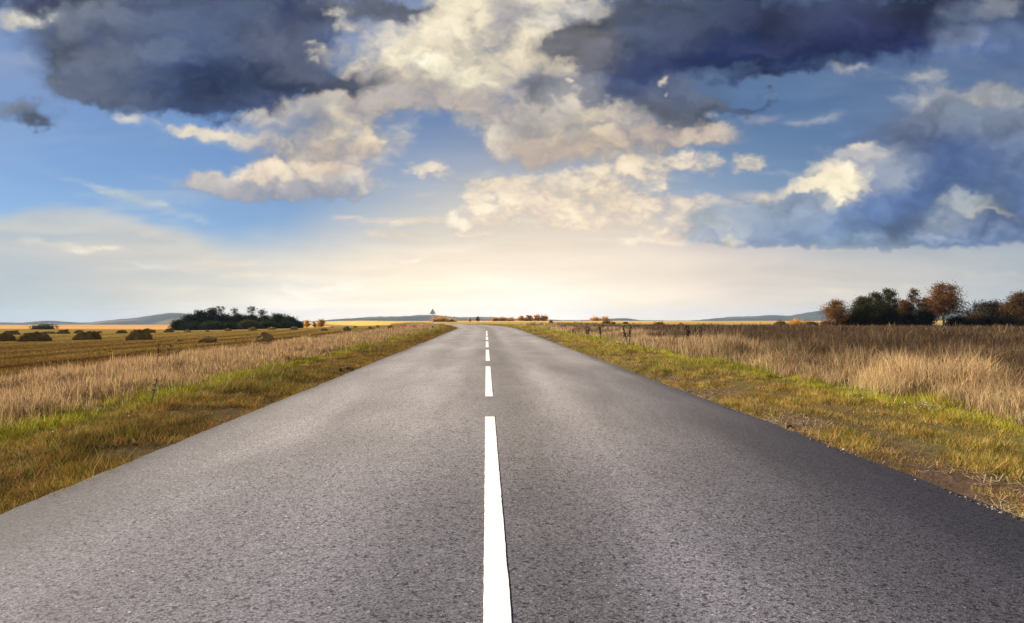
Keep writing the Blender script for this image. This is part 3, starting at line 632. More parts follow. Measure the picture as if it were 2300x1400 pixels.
def litter(n):
    y = logy(n, 2.5, 40); s = 3.52 + .75 * rng.rand(n) ** 1.4; x = cx(y) + s
    k = rng.rand(n) < np.clip(.35 + 1.6 * nz(x, y, .7, 1.2, 361), 0, 1); x, y = x[k], y[k]; n = len(x)
    P = np.stack([x, y, ground_z(x, y) + .012 + .02 * rng.rand(n)], -1)
    az = np.pi / 2 + rng.randn(n) * .7; L_ = .04 + .14 * rng.rand(n)
    dv = np.stack([np.cos(az), np.sin(az), .25 * rng.randn(n)], -1) * L_[:, None]
    wv = np.stack([-np.sin(az), np.cos(az), 0 * az], -1) * .0025
    V = np.stack([P - dv / 2 - wv, P - dv / 2 + wv, P + dv / 2 + wv, P + dv / 2 - wv], 1).reshape(-1, 3)
    col = pick([STRAW, TAN, (.5, .46, .40), BROWN], np.ones((4, n)) * np.array([[1], [1], [.5], [.6]])) * .8
    stuff('straw_litter', V, [np.arange(n * 4).reshape(-1, 4)], np.repeat(col, 4, 0), M_HAY, label='loose pale straw lying along the right asphalt edge', cat='straw')
litter(16000)
def flowers():
    pts = []
    for (px, py, rx, n) in ((1940, 893, 40, 34), (2075, 928, 55, 46), (1905, 886, 15, 10), (2290, 962, 12, 8), (345, 893, 14, 9), (372, 886, 26, 10), (225, 936, 8, 4), (118, 983, 4, 2), (1370, 770, 22, 16), (290, 958, 4, 1), (560, 845, 40, 8)):
        for _ in range(n):
            gx, gy, _t = ground_hit(px + rng.randn() * rx * .55, py + 6 + rng.randn() * 5); pts.append((gx, gy))
    P = np.array(pts); d = np.hypot(P[:, 0], P[:, 1]); n = len(P)
    z = ground_z(P[:, 0], P[:, 1]) + .10 + .08 * rng.rand(n); r = np.maximum(.008, .00075 * d)
    V = []; Fq = []; 
    for i in range(n):
        k = 6; a0 = rng.rand() * 6; c = np.array([P[i, 0], P[i, 1], z[i]]); nrm = np.array([rng.randn() * .3, -.7, .7]); nrm /= np.linalg.norm(nrm)
        t1 = np.cross(nrm, [0, 0, 1.]); t1 /= np.linalg.norm(t1); t2 = np.cross(nrm, t1)
        base = len(V)
        for j in range(k): V.append(c + r[i] * (np.cos(a0 + j * 2 * np.pi / k) * t1 + np.sin(a0 + j * 2 * np.pi / k) * t2))
        Fq.append([base + j for j in range(k)])
    stuff('white_wildflowers', np.array(V), [np.array(Fq)], np.full((len(V), 3), .8), M_LEAF, label='small white wildflowers dotted through the verge grass', cat='wildflowers')
flowers()
def gravel(n):
    y = logy(n, 2.2, 45); sd = np.where(rng.rand(n) < .04, -1, 1); s = 3.42 + .42 * rng.rand(n) ** 1.6
    k = rng.rand(n) < np.clip(.3 + 1.8 * nz(sd * s, y, .6, .9, 371), 0, 1); y, s, sd = y[k], s[k], sd[k]; n = len(y); x = cx(y) + sd * s
    z = np.where(s < 3.47, zroad(y) + .004, ground_z(x, y) + .006)
    r_ = (.004 + .011 * rng.rand(n) ** 3)[:, None, None]
    oc = np.array([[1, 0, 0], [0, 1, 0], [-1, 0, 0], [0, -1, 0], [0, 0, .8], [0, 0, -.6]]); jit = oc[None] * (.7 + .6 * rng.rand(n, 6, 1)) + .18 * rng.randn(n, 6, 3)
    V = (np.stack([x, y, z], -1)[:, None] + jit * r_).reshape(-1, 3)
    t = np.array([[0, 1, 4], [1, 2, 4], [2, 3, 4], [3, 0, 4], [1, 0, 5], [2, 1, 5], [3, 2, 5], [0, 3, 5]])
    f = (np.arange(n)[:, None, None] * 6 + t[None]).reshape(-1, 3)
    col = pick([(.20, .18, .165), (.11, .095, .085), (.33, .30, .27), (.09, .06, .045)], np.ones((4, n)) * np.array([[1], [1], [.4], [.8]]))
    stuff('gravel', V, [f], np.repeat(col, 6, 0), M_HAY, label='loose grey gravel along both crumbling asphalt edges', cat='gravel')
gravel(9000)

# ------------------------------------------------------------------ trees, bushes
def tube(pts, rad, sides=6):
    """tapered tube along pts"""
    pts = np.asarray(pts, float); n = len(pts); V = []
    for i in range(n):
        d = pts[min(i + 1, n - 1)] - pts[max(i - 1, 0)]; d /= np.linalg.norm(d) + 1e-9
        a = np.cross(d, [0, 0, 1.] if abs(d[2]) < .9 else [1., 0, 0]); a /= np.linalg.norm(a); b = np.cross(d, a)
        for k in range(sides):
            t = 2 * np.pi * k / sides; V.append(pts[i] + rad[i] * (np.cos(t) * a + np.sin(t) * b))
    f = [[i * sides + k, i * sides + (k + 1) % sides, (i + 1) * sides + (k + 1) % sides, (i + 1) * sides + k] for i in range(n - 1) for k in range(sides)]
    return np.array(V), np.array(f)
def join(parts):
    V = []; Fa = []; o = 0
    for v, f in parts: V.append(v); Fa.append(f + o); o += len(v)
    return np.concatenate(V), np.concatenate(Fa)
def make_tree(name, label, cat, px, depth, top_py, w_px, pal, dens=1.0, bark=None, crown_from=.25, lobes=9, shape='round', seed=0, base_dz=0.0, leaf=None, group=None, tuft=.55):
    r = np.random.RandomState(1000 + seed)
    x, y = on_ray(px, depth); z = float(ground_z(x, y)) + base_dz
    H = EYE + (HOR - top_py) / F * depth - z; Wd = w_px / F * depth
    root = tag(empty(name, (x, y, z - .05)), label, cat, group)
    cb = H * crown_from; ch = H - cb
    # lobes of the crown
    LC = []
    for i in range(lobes):
        t = (i + .5) / lobes
        zz = cb + ch * (.12 + .78 * t)
        prof = {'round': math.sin(math.pi * min(.97, .18 + .74 * t)) , 'tall': (1 - t) ** .7 * .7 + .32, 'mound': math.sqrt(max(0.03, 1 - (t * .95) ** 2)), 'umbel': .35 + .65 * math.sin(math.pi * min(.95, .1 + .75 * t))}[shape]
        a = i * 2.4 + r.rand() * 1.2; rr = Wd * .5 * prof * (.30 + .40 * r.rand())
        lr = Wd * (.23 + .11 * r.rand()) * (.50 + .58 * prof)
        zz = min(zz, H - lr * .75)
        zz = max(zz, cb + lr * .3)
        LC.append((math.cos(a) * rr, math.sin(a) * rr, zz, lr))
    LC.append((0, 0, H - Wd * .16, Wd * .17))
    if shape in ('mound', 'round'): LC.append((0, 0, cb + ch * .45, Wd * .34))
    ls = leaf or max(.10, .0019 * depth)
    V = []; Cc = []
    for (lx, ly, lz, lr) in LC:
        n = int(dens * (lr / ls) ** 2 * 17)
        n = min(n, 3200)
        d = r.randn(n, 3); d /= np.linalg.norm(d, axis=1)[:, None]
        rad = lr * (1 - .75 * r.rand(n) ** 2.2) * (1 + .22 * r.randn(n) * .6)
        # clumps: pull leaves towards twig ends
        k = max(5, int(n / 22)); cd = r.randn(k, 3); cd /= np.linalg.norm(cd, axis=1)[:, None]
        d = d * (1.17 - tuft) + cd[r.randint(k, size=n)] * tuft
        P = np.stack([lx + d[:, 0] * rad, ly + d[:, 1] * rad, lz + d[:, 2] * rad * .82], -1)
        P = P[P[:, 2] > .05]
        n = len(P); tint = r.rand()
        u = r.randn(n, 3); u /= np.linalg.norm(u, axis=1)[:, None]; w = np.cross(u, r.randn(n, 3)); w /= np.linalg.norm(w, axis=1)[:, None]
        sz = ls * (.55 + .7 * r.rand(n))[:, None]
        V.append(np.stack([P - u * sz * .5, P + w * sz * .32, P + u * sz * .5, P - w * sz * .32], 1).reshape(-1, 3))
        pa = np.asarray(pal, f32); ci = r.randint(len(pa), size=n); lc = pa[r.randint(len(pa))]
        c = (pa[ci] * .6 + lc * .4) * (.65 + .6 * r.rand(n))[:, None] * (.8 + .4 * tint)
        Cc.append(np.repeat(c, 4, 0))
    V = np.concatenate(V); Cc = np.concatenate(Cc)
    link('crown', mesh_np('crown', V, [np.arange(len(V)).reshape(-1, 4)], Cc), M_AUTUMN if pal is ORG else M_LEAF, root)
    # trunk with limbs to the lobes
    tr = max(.05, H * .018); top = np.array([r.randn() * .03 * H, r.randn() * .03 * H, H * .86])
    tp = [np.zeros(3), np.array([r.randn() * .01 * H, r.randn() * .01 * H, H * .3]), np.array([r.randn() * .02 * H, r.randn() * .02 * H, H * .6]), top]
    parts = [tube(tp, [tr * 1.25, tr, tr * .65, tr * .15])]
    for (lx, ly, lz, lr) in LC[:-1]:
        s0 = np.array([0, 0, max(cb * .6, lz * .55)]); e = np.array([lx, ly, lz + lr * .3]); m_ = (s0 + e) / 2 + np.array([0, 0, -.03 * H])
        parts.append(tube([s0, m_, e], [tr * .45, tr * .3, tr * .08], 4))
    v, f = join(parts)
    link('trunk', mesh_np('trunk', v, [f], None, True), bark or M_BARK, root)
    return root
def bare_tree(label, px, depth, top_py, w_px, seed):
    r = np.random.RandomState(seed); x, y = on_ray(px, depth); z = float(ground_z(x, y))
    H = EYE + (HOR - top_py) / F * depth - z; Wd = w_px / F * depth
    root = tag(empty('bare_tree', (x, y, z - .05)), label, 'tree', 'bare trees')
    tw = []; lim = []
    def grow(p, d, L_, rad, lev):
        n = 4; pts = [p]; q = p.copy(); dd = d.copy()
        for i in range(n):
            dd = dd + r.randn(3) * .12; dd[2] += .05; dd /= np.linalg.norm(dd); q = q + dd * L_ / n; pts.append(q)
        (lim if lev < 2 else tw).append(tube(pts, np.linspace(max(rad, .022), max(rad * .55, .013), n + 1), 5 if lev < 2 else 3))
        if lev >= 4: return
        for k in range(4 if lev < 3 else 3):
            j = r.randint(2, n + 1); nd = dd + r.randn(3) * np.array([.75, .75, .35]); nd[2] = abs(nd[2]) * .8 + .15; nd /= np.linalg.norm(nd)
            grow(pts[j], nd, L_ * (.55 + .2 * r.rand()), rad * .55, lev + 1)
    grow(np.zeros(3), np.array([0, 0, 1.]), H * .36, H * .016, 0)
    v, f = join(lim); v2, f2 = join(tw)
    k = H / max(v2[:, 2].max(), .1); kx = Wd / max(np.ptp(v2[:, 0]), .1)
    sc_ = np.array([kx, kx, k])
    link('trunk', mesh_np('trunk', v * sc_, [f], None, True), M_BARK, root)
    link('twigs', mesh_np('twigs', v2 * sc_, [f2]), M_BARK, root)
DKG = [(.017, .025, .008), (.024, .034, .010), (.012, .018, .006)]
MDG = [(.032, .046, .010), (.045, .058, .013), (.024, .032, .009)]
YLG = [(.075, .085, .024), (.055, .060, .020), (.095, .080, .028)]
ORG = [(.58, .31, .06), (.46, .21, .04), (.64, .39, .09)]
RST = [(.16, .070, .024), (.11, .055, .022), (.20, .095, .032)]
BRN = [(.085, .050, .024), (.055, .045, .020), (.12, .065, .028)]
GRN = [(.045, .050, .016), (.030, .036, .012), (.070, .065, .022)]
BLK = [(.022, .020, .014), (.030, .022, .015), (.016, .018, .012)]
def clump():
    G = 'trees of the small wood on the left'
    D = 200.0
    rows = [ # px, top, width, depth offset, palette, shape, crown_from, density, label
        (403, 718, 40, 0, DKG, 'mound', 0, 1.2, 'low dark green bush at the left end of the small wood', 'bush'),
        (424, 707, 42, 6, DKG, 'mound', .02, 1.2, 'dark rounded tree, second from the left end of the small wood', 'tree'),
        (450, 696, 44, 8, DKG, 'round', .08, 1.2, 'tall dark tree on the left shoulder of the small wood', 'tree'),
        (474, 692, 40, 9, DKG, 'round', .1, 1.2, 'tallest dense dark tree of the small wood, left of the feathery ones', 'tree'),
        (502, 705, 44, 8, DKG, 'mound', .04, 1.2, 'dark tree under the leftmost feathery crown of the small wood', 'tree'),
        (534, 705, 46, 8, DKG, 'mound', .04, 1.2, 'dark tree in the middle of the small wood behind the green bushes', 'tree'),
        (566, 706, 44, 7, DKG, 'mound', .04, 1.2, 'dark tree under the wide feathery crown of the small wood', 'tree'),
        (594, 708, 40, 6, MDG, 'mound', .03, 1.2, 'mid green tree right of the wide feathery crown', 'tree'),
        (624, 704, 50, 4, MDG, 'mound', .02, 1.2, 'broad green domed tree on the right half of the small wood', 'tree'),
        (651, 712, 46, 2, MDG, 'mound', 0, 1.2, 'sloping green bush near the right end of the small wood', 'bush'),
        (668, 724, 32, 0, DKG, 'mound', 0, 1.2, 'small dark bush closing the right end of the small wood', 'bush'),
        (432, 727, 46, -5, DKG, 'mound', 0, 1.2, 'low dark front bush at the left of the small wood', 'bush'),
        (476, 724, 50, -6, MDG, 'mound', 0, 1.2, 'low green front bush under the tallest dark tree', 'bush'),
        (515, 727, 44, -6, DKG, 'mound', 0, 1.2, 'low dark front bush in the middle of the small wood', 'bush'),
        (556, 720, 46, -6, YLG, 'mound', 0, 1.2, 'yellowish green front bush in the middle of the small wood', 'bush'),
        (600, 724, 44, -6, MDG, 'mound', 0, 1.2, 'low green front bush right of the yellowish one', 'bush'),
        (640, 728, 44, -5, DKG, 'mound', 0, 1.2, 'low dark front bush towards the right end of the small wood', 'bush'),
        (491, 686, 30, 10, YLG, 'umbel', .62, .50, 'thin feathery tree rising left on top of the small wood', 'tree'),
        (527, 691, 24, 10, YLG, 'umbel', .66, .40, 'narrow feathery tree between the two larger feathery crowns', 'tree'),
        (565, 686, 26, 10, YLG, 'umbel', .62, .45, 'tall leaning feathery tree on top of the small wood', 'tree'),
        (588, 694, 26, 10, YLG, 'umbel', .68, .40, 'sparse feathery tree at the right of the feathery tops', 'tree')]
    for i, (px, tp, w, do, pal, shp, cf, dn, lb, ct) in enumerate(rows):
        make_tree('bush' if ct == 'bush' else ('feathery_tree' if shp == 'umbel' else 'broadleaf_tree'), lb, ct, px, D + do, tp, w, pal, dn, None, cf, 12 if shp != 'umbel' else 6, shp, i, group=G, tuft=.22 if shp != 'umbel' else .5)
    make_tree('orange_tree', 'orange autumn tree against the right end of the small wood', 'tree', 689, 215, 718, 18, ORG, 1.2, None, .05, 6, 'round', 50)
    make_tree('orange_tree', 'broad orange autumn tree a little apart right of the small wood', 'tree', 721, 215, 717, 26, ORG, 1.2, None, .08, 7, 'round', 51)
    make_tree('bush', 'small brown bush between the two orange trees on the left', 'bush', 706, 214, 722, 10, RST, 1.2, None, .0, 5, 'mound', 52)
clump()
def right_wood():
    D = 95.0; G = 'trees of the dark row on the right'
    rows = [
        ('autumn_birch', 1876, 671, 46, 0, [(.20, .10, .035), (.13, .07, .028), (.27, .13, .04)], 'round', .22, .55, M_BIRCH, 'thin orange brown birch at the left end of the right tree row', 'tree'),
        ('bush', 1907, 703, 30, 2, RST, 'mound', 0, 1, None, 'rusty bush between the orange brown birch and the dark green trees', 'bush'),
        ('broadleaf_tree', 1938, 662, 44, 0, GRN, 'round', .12, .85, None, 'dark green tree with a lit left side, left of the taller green ones', 'tree'),
        ('broadleaf_tree', 1968, 653, 42, 2, GRN, 'round', .12, 1.0, None, 'dark green tree in the middle of the three green ones', 'tree'),
        ('broadleaf_tree', 1996, 643, 42, 0, GRN, 'tall', .12, .95, None, 'tallest dark green tree of the right row', 'tree'),
        ('autumn_birch', 2053, 645, 40, 0, BRN, 'tall', .2, .6, M_BIRCH, 'pointed brown birch with gaps in its crown, middle of the right row', 'tree'),
        ('broadleaf_tree', 2031, 671, 36, 3, RST, 'round', .1, .9, None, 'rust brown tree close on the left of the pointed brown birch', 'tree'),
        ('broadleaf_tree', 2082, 666, 36, 3, BRN, 'round', .1, .9, None, 'dark brown tree between the pointed birch and the tallest rust birch', 'tree'),
        ('autumn_birch', 2120, 631, 62, 0, RST, 'round', .28, .62, M_BIRCH, 'tallest rust red birch with a white trunk in the right row', 'tree'),
        ('broadleaf_tree', 2228, 676, 62, 4, BLK, 'mound', .03, 1.0, None, 'dark leafless looking thicket tree right of the bare trees', 'tree'),
        ('autumn_birch', 2265, 677, 40, 1, RST, 'round', .3, .8, None, 'small tree with an orange top near the right edge', 'tree'),
        ('broadleaf_tree', 2298, 652, 60, -2, BRN, 'round', .05, 1.0, None, 'dark brown tree cut by the right edge of the picture', 'tree'),
        ('bush', 1858, 720, 26, 1, RST, 'mound', 0, 1, None, 'low rusty bush at the foot of the orange brown birch', 'bush'),
        ('bush', 1888, 716, 26, 2, BRN, 'mound', 0, 1, None, 'low brown bush right under the orange brown birch', 'bush'),
        ('bush', 1925, 712, 34, -1, BLK, 'mound', 0, 1, None, 'black undergrowth bush in front of the lit green tree', 'bush'),
        ('bush', 1960, 708, 40, -1, BLK, 'mound', 0, 1, None, 'black undergrowth bush under the middle green tree', 'bush'),
        ('bush', 2000, 706, 40, -1, BLK, 'mound', 0, 1, None, 'black undergrowth bush under the tallest green tree', 'bush'),
        ('bush', 2040, 704, 40, -1, BLK, 'mound', 0, 1, None, 'black undergrowth bush under the pointed brown birch', 'bush'),
        ('bush', 2078, 704, 36, -1, BLK, 'mound', 0, 1, None, 'black undergrowth bush left of the white birch trunk', 'bush'),
        ('bush', 2152, 709, 40, 2, BLK, 'mound', 0, 1, None, 'black undergrowth bush right of the white birch trunk', 'bush'),
        ('bush', 2188, 704, 50, 2, BRN, 'mound', 0, 1, None, 'low brown bush at the foot of the bare trees', 'bush'),
        ('bush', 2222, 708, 40, 0, BLK, 'mound', 0, 1, None, 'black undergrowth bush under the dark thicket tree', 'bush'),
        ('bush', 2260, 702, 40, 0, BLK, 'mound', 0, 1, None, 'black undergrowth bush under the orange topped tree', 'bush'),
        ('bush', 2295, 704, 36, 0, BLK, 'mound', 0, 1, None, 'black undergrowth bush at the right picture edge', 'bush')]
    for i, (nm, px, tp, w, do, pal, shp, cf, dn, bk, lb, ct) in enumerate(rows):
        make_tree(nm, lb, ct, px, D + do, tp - ((i * 7) % 13 - 4 if pal is BLK and ct == 'bush' else 0), w * (1.45 if ct == 'bush' else 1.34), pal, dn * 1.3, bk, cf * .8, 12 if ct == 'tree' else 8, shp, 100 + i, leaf=.17, group=G)
    bare_tree('bare leafless tree with spreading twigs, left of the two bare ones', 2176, 96, 668, 52, 5)
    bare_tree('narrow bare leafless tree, right of the two bare ones', 2206, 97, 670, 36, 8)
right_wood()
def far_bushes():
    rows = [ # px, top, width, depth, palette, label
        (1753, 723, 28, 118, RST, 'brown orange bush, leftmost of the low row before the right trees'), (1789, 722, 34, 118, ORG, 'orange bush in the middle of the low row before the right trees'), (1824, 723, 30, 118, RST, 'rusty bush of the low row nearest to the orange brown birch'),
        (1238, 720, 10, 190, BRN, 'single small brown bush in the pale field right of the bend'), (1362, 722, 20, 170, RST, 'wide rust red bush in the field right of the road'), (1378, 723, 9, 170, BLK, 'small dark bush touching the rust red one'),
        (1405, 724, 12, 165, BLK, 'small dark lone bush right of the rust red one'), (1479, 727, 18, 140, RST, 'flat orange brown bush at the far edge of the weedy field'), (1528, 726, 12, 140, ORG, 'yellow orange bush right of the flat orange brown one'), (1576, 729, 12, 130, ORG, 'small yellow bush nearest to the right hills'),
        (98, 735, 34, 290, YLG, 'flat green bush in the orange field at far left'), (1073, 711, 9, 360, RST, 'small reddish bush beside the vanishing road'), (1055, 714, 8, 370, ORG, 'tiny orange bush just left of the reddish one by the vanishing road'),
        (1170, 709, 18, 480, ORG, 'orange tree at the left end of the far orange grove'), (1188, 707, 18, 480, ORG, 'orange tree, second from left in the far orange grove'), (1206, 706, 18, 480, ORG, 'tallest orange tree in the middle of the far orange grove'), (1222, 708, 18, 480, ORG, 'orange tree at the right end of the far orange grove'),
        (1112, 713, 16, 470, ORG, 'low orange bush at the left end of the flat hedge before the grove'), (1128, 712, 16, 470, ORG, 'low orange bush in the middle of the flat hedge before the grove'), (1146, 713, 16, 470, ORG, 'low orange bush at the right end of the flat hedge before the grove'),
        (986, 718, 30, 300, ORG, 'orange bush behind the warning sign'), (1012, 721, 22, 300, ORG, 'pale orange bush right of the warning sign'),
        (1335, 715, 22, 560, ORG, 'flat orange copse on the far rise, left one'), (1358, 714, 24, 560, ORG, 'flat orange copse on the far rise, right one')]
    for i, (px, tp, w, d, pal, lb) in enumerate(rows):
        make_tree('far_bush', lb, 'bush', px, d, tp, w * 1.25, pal, 1.3, None, 0.0, 6, 'mound', 200 + i)
far_bushes()

# ------------------------------------------------------------------ haystacks
def haystack_mesh(seed, shade=1.0):
    r = np.random.RandomState(seed); nr, na = 14, 36; V = [[0, 0, 1.0]]
    off = r.rand() * 50; pe = .75 + .75 * r.rand()
    for i in range(1, nr + 1):
        t = i / nr
        for k in range(na):
            a = 2 * np.pi * k / na
            rr = math.sin(t * math.pi / 2) ** 1.0; zz = max(0, math.cos(t * math.pi / 2)) ** pe
            n = float(fbm(np.array([a * 1.6 + off], f32), np.array([t * 3.5 + off], f32), 4, 7)[0]) + .5 * math.sin(a * 2 + off) * .15
            V.append([rr * math.cos(a) * (1 + .7 * n), rr * math.sin(a) * (1 + .7 * n), zz * (1 + .9 * n)])
    V = np.array(V); f3 = np.array([[0, 1 + k, 1 + (k + 1) % na] for k in range(na)])
    f4 = np.array([[1 + i * na + k, 1 + (i + 1) * na + k, 1 + (i + 1) * na + (k + 1) % na, 1 + i * na + (k + 1) % na] for i in range(nr - 1) for k in range(na)])
    c0 = np.asarray((.30, .20, .075), f32) * (.75 + .5 * r.rand(len(V), 1))
    # loose straw
    n = 1500; idx = r.randint(1, len(V), n); P = V[idx] * (1 + .02 * r.rand(n, 1)) + r.randn(n, 3) * .03
    d = r.randn(n, 3); d[:, 2] = -np.abs(d[:, 2]) * .6; d /= np.linalg.norm(d, axis=1)[:, None]; d *= (.08 + .12 * r.rand(n))[:, None]
    w = np.cross(d, r.randn(n, 3)); w /= np.linalg.norm(w, axis=1)[:, None]; w *= .012
    S = np.stack([P - w, P + w, P + d], 1).reshape(-1, 3); S[:, 2] = np.maximum(S[:, 2], 0)
    cs = np.repeat(np.asarray([(.40, .28, .11), (.22, .14, .05), (.48, .35, .15)], f32)[r.randint(3, size=n)], 3, 0)
    b = len(V)
    return mesh_np('haystack', np.concatenate([V, S]), [f3, f4, b + np.arange(n * 3).reshape(-1, 3)], np.concatenate([c0, cs]) * shade, False)
HAY = [haystack_mesh(40 + i, t_) for i, t_ in enumerate((.50, .68, 1.05, 1.2, .9))]   # dark and lit golden tones: light across the field put into hay colour
for m_ in HAY: m_.materials.append(M_HAY)
hay0 = bpy.data.objects.new('haystack', HAY[0]); COL.objects.link(hay0)
STACKS = [ # left px, right px, base py, top py, label
 (-12, 25, 767, 750, 'dark haystack cut by the left edge of the picture'), (36, 97, 767, 748, 'large dark haystack, nearest to the left edge and seen whole'), (2, 38, 752, 743, 'long flat haystack at far left behind the large dark one'),
 (84, 118, 750, 745, 'low flat haystack right of the long flat one at far left'), (127, 152, 750, 741, 'peaked dark haystack in the back row at far left'), (165, 184, 749, 742, 'small dark haystack just left behind the double haystack'),
 (163, 205, 764, 746, 'left half of the double haystack in the front row'), (190, 220, 763, 746, 'right half of the double haystack in the front row'), (216, 228, 748, 744, 'tiny haystack right behind the double haystack'),
 (259, 281, 749, 742, 'flat haystack left behind the tall front haystack'), (282, 337, 764, 741, 'tall broad haystack in the front row, left of the small wood'), (327, 347, 748, 741, 'haystack right behind the tall broad one'),
 (368, 389, 747, 738, 'reddish dark haystack touching the left foot of the small wood'), (387, 409, 767, 760, 'very flat haystack in front of the small wood, leftmost of the front ones'), (434, 485, 770, 756, 'wide flat haystack in front of the left half of the wood'),
 (410, 428, 746, 740, 'low dark haystack against the left of the small wood'), (457, 471, 746, 741, 'small haystack against the left middle of the wood'), (501, 520, 744, 738, 'low haystack against the middle of the wood'),
 (555, 576, 743, 734, 'rounded haystack against the wood, above the tall front haystack'), (598, 618, 741, 734, 'rounded reddish haystack against the right part of the wood'), (648, 669, 741, 734, 'rounded haystack at the right end of the wood'),
 (565, 613, 768, 745, 'tall conical haystack standing in front of the wood'), (669, 717, 763, 751, 'wide sagging haystack half hidden by the dry grass right of the wood'), (716, 737, 743, 737, 'flat haystack below the broad orange tree'),
 (766, 788, 744, 732, 'peaked haystack midway between the orange trees and the sign'), (740, 749, 736, 733, 'tiny far haystack left of the peaked one'), (792, 802, 736, 732, 'tiny far haystack right of the peaked one'),
 (818, 841, 744, 733, 'pale rounded haystack right of the peaked one'), (843, 853, 736, 730, 'small far haystack right behind the pale rounded one'), (868, 885, 741, 731, 'dark leaning haystack left of the sign'),
 (901, 913, 736, 729, 'small far haystack above the gap left of the sign'), (917, 937, 740, 731, 'brown haystack nearest to the grass left of the sign'), (946, 959, 736, 729, 'small haystack just left of the sign post'), (985, 1000, 731, 727, 'tiny far haystack right of the sign post')]
for i, (x0, x1, yb, yt, lb) in enumerate(STACKS):
    gx, gy, d = ground_hit((x0 + x1) / 2, yb)
    o = hay0 if i == 0 else hay0.copy()
    if i: COL.objects.link(o); o.data = HAY[(i * 7 + 1) % 2 if i < 13 else 2 + i % 3]
    wd = (x1 - x0) / F * d / 2 * .95; ht = (yb - yt) / F * d
    o.location = (gx, gy + wd * .5, float(ground_z(gx, gy)) - .06); o.scale = (wd, wd * .85, ht * .95); o.rotation_euler = (0, 0, rng.rand() * .8 - .4 + (math.pi if i % 2 else 0))
    tag(o, lb, 'haystack', 'haystacks on the mown field')

# ------------------------------------------------------------------ warning sign
def warning_sign():
    gx, gy = on_ray(972, 64); gz = float(ground_z(gx, gy))
    root = tag(empty('warning_sign', (gx, gy, gz - .05)), 'grey triangular warning sign on a white post in the left verge', 'road sign')
    H = EYE + (HOR - 694) / F * 64 - gz + .05
    white = mat_plain('post_white', (.72, .70, .66), .1, 5, .5, .1); grey = mat_plain('sign_grey', (.78, .77, .70), .12, 8, .5, .1, .4, 0); pale = mat_plain('sign_pale', (.80, .78, .70), .1, 8, .5, .1); dark = mat_plain('post_dark', (.05, .05, .045), .2, 6, .7, .1)
    v, f = tube([(0, 0, .48), (0, 0, 1.4), (0, 0, H - .06)], [.045] * 3, 10); link('post', mesh_np('post', v, [f], None, True), white, root)
    v, f = tube([(0, 0, 0), (0, 0, .48)], [.050] * 2, 10); link('post_band', mesh_np('post_band', v, [f], None, True), dark, root)
    def tri(sz, zc, y0, y1):
        # rounded triangle prism
        pts = []
        for k in range(3):
            a = math.pi / 2 + k * 2 * math.pi / 3
            for j in (-1, 0, 1): pts.append((sz * .9 * math.cos(a) + sz * .1 * math.cos(a + j * .9), sz * .9 * math.sin(a) + sz * .1 * math.sin(a + j * .9)))
        n = len(pts); V = [(p[0], y0, zc + p[1]) for p in pts] + [(p[0], y1, zc + p[1]) for p in pts]
        return np.array(V), [list(range(n)), list(range(n, 2 * n))[::-1]] + [[k, k + n, (k + 1) % n + n, (k + 1) % n] for k in range(n)]
    def py(name, vf, m, par):
        me = bpy.data.meshes.new(name); me.from_pydata([tuple(p) for p in vf[0]], [], vf[1]); me.update(); return link(name, me, m, par)
    sz = .37; zc = H - sz
    pl = py('sign_plate', tri(sz, zc, -.075, -.050), grey, root)
    py('sign_face', tri(sz * .62, zc, -.079, -.0755), pale, pl)
    for dz in (-.1, .08):
        py('bracket', (np.array([(-.07, -.0495, zc + dz - .015), (.07, -.0495, zc + dz - .015), (.07, .05, zc + dz - .015), (-.07, .05, zc + dz - .015), (-.07, -.0495, zc + dz + .015), (.07, -.0495, zc + dz + .015), (.07, .05, zc + dz + .015), (-.07, .05, zc + dz + .015)]), [[0, 3, 2, 1], [4, 5, 6, 7], [0, 1, 5, 4], [1, 2, 6, 5], [2, 3, 7, 6], [3, 0, 4, 7]]), grey, root)
warning_sign()

# ------------------------------------------------------------------ dead weed stalks, clods, stones
M_WEED = mat_plain('dead_weed', (.035, .020, .015), .4, 20, .9, .2)
def weed_mesh(seed, thick):
    r = np.random.RandomState(seed); parts = []
    for b in range(1 if not thick else 2):
        lean = r.randn(2) * .08; p = [np.array([b * .05, 0, 0]), np.array([b * .05 + lean[0] * .5, lean[1] * .5, .5]), np.array([b * .06 + lean[0], lean[1], 1.0])]
        parts.append(tube(p, [.014, .011, .005], 5))
        for k in range(26 if thick else 12):
            t = .45 + .55 * r.rand(); c = np.array([b * .05 + lean[0] * t, lean[1] * t, t]); d = r.randn(3); d[2] = abs(d[2]) + .6; d /= np.linalg.norm(d)
            L_ = (.05 + .07 * r.rand()); parts.append(tube([c, c + d * L_ * .5, c + d * L_], [.008, .022 if thick else .012, .004], 5))
    v, f = join(parts); return mesh_np('dead_weed', v, [f])
WEED = [weed_mesh(60 + i, i < 2) for i in range(4)]
for m_ in WEED: m_.materials.append(M_WEED)
w0 = bpy.data.objects.new('dead_weed', WEED[0]); COL.objects.link(w0)
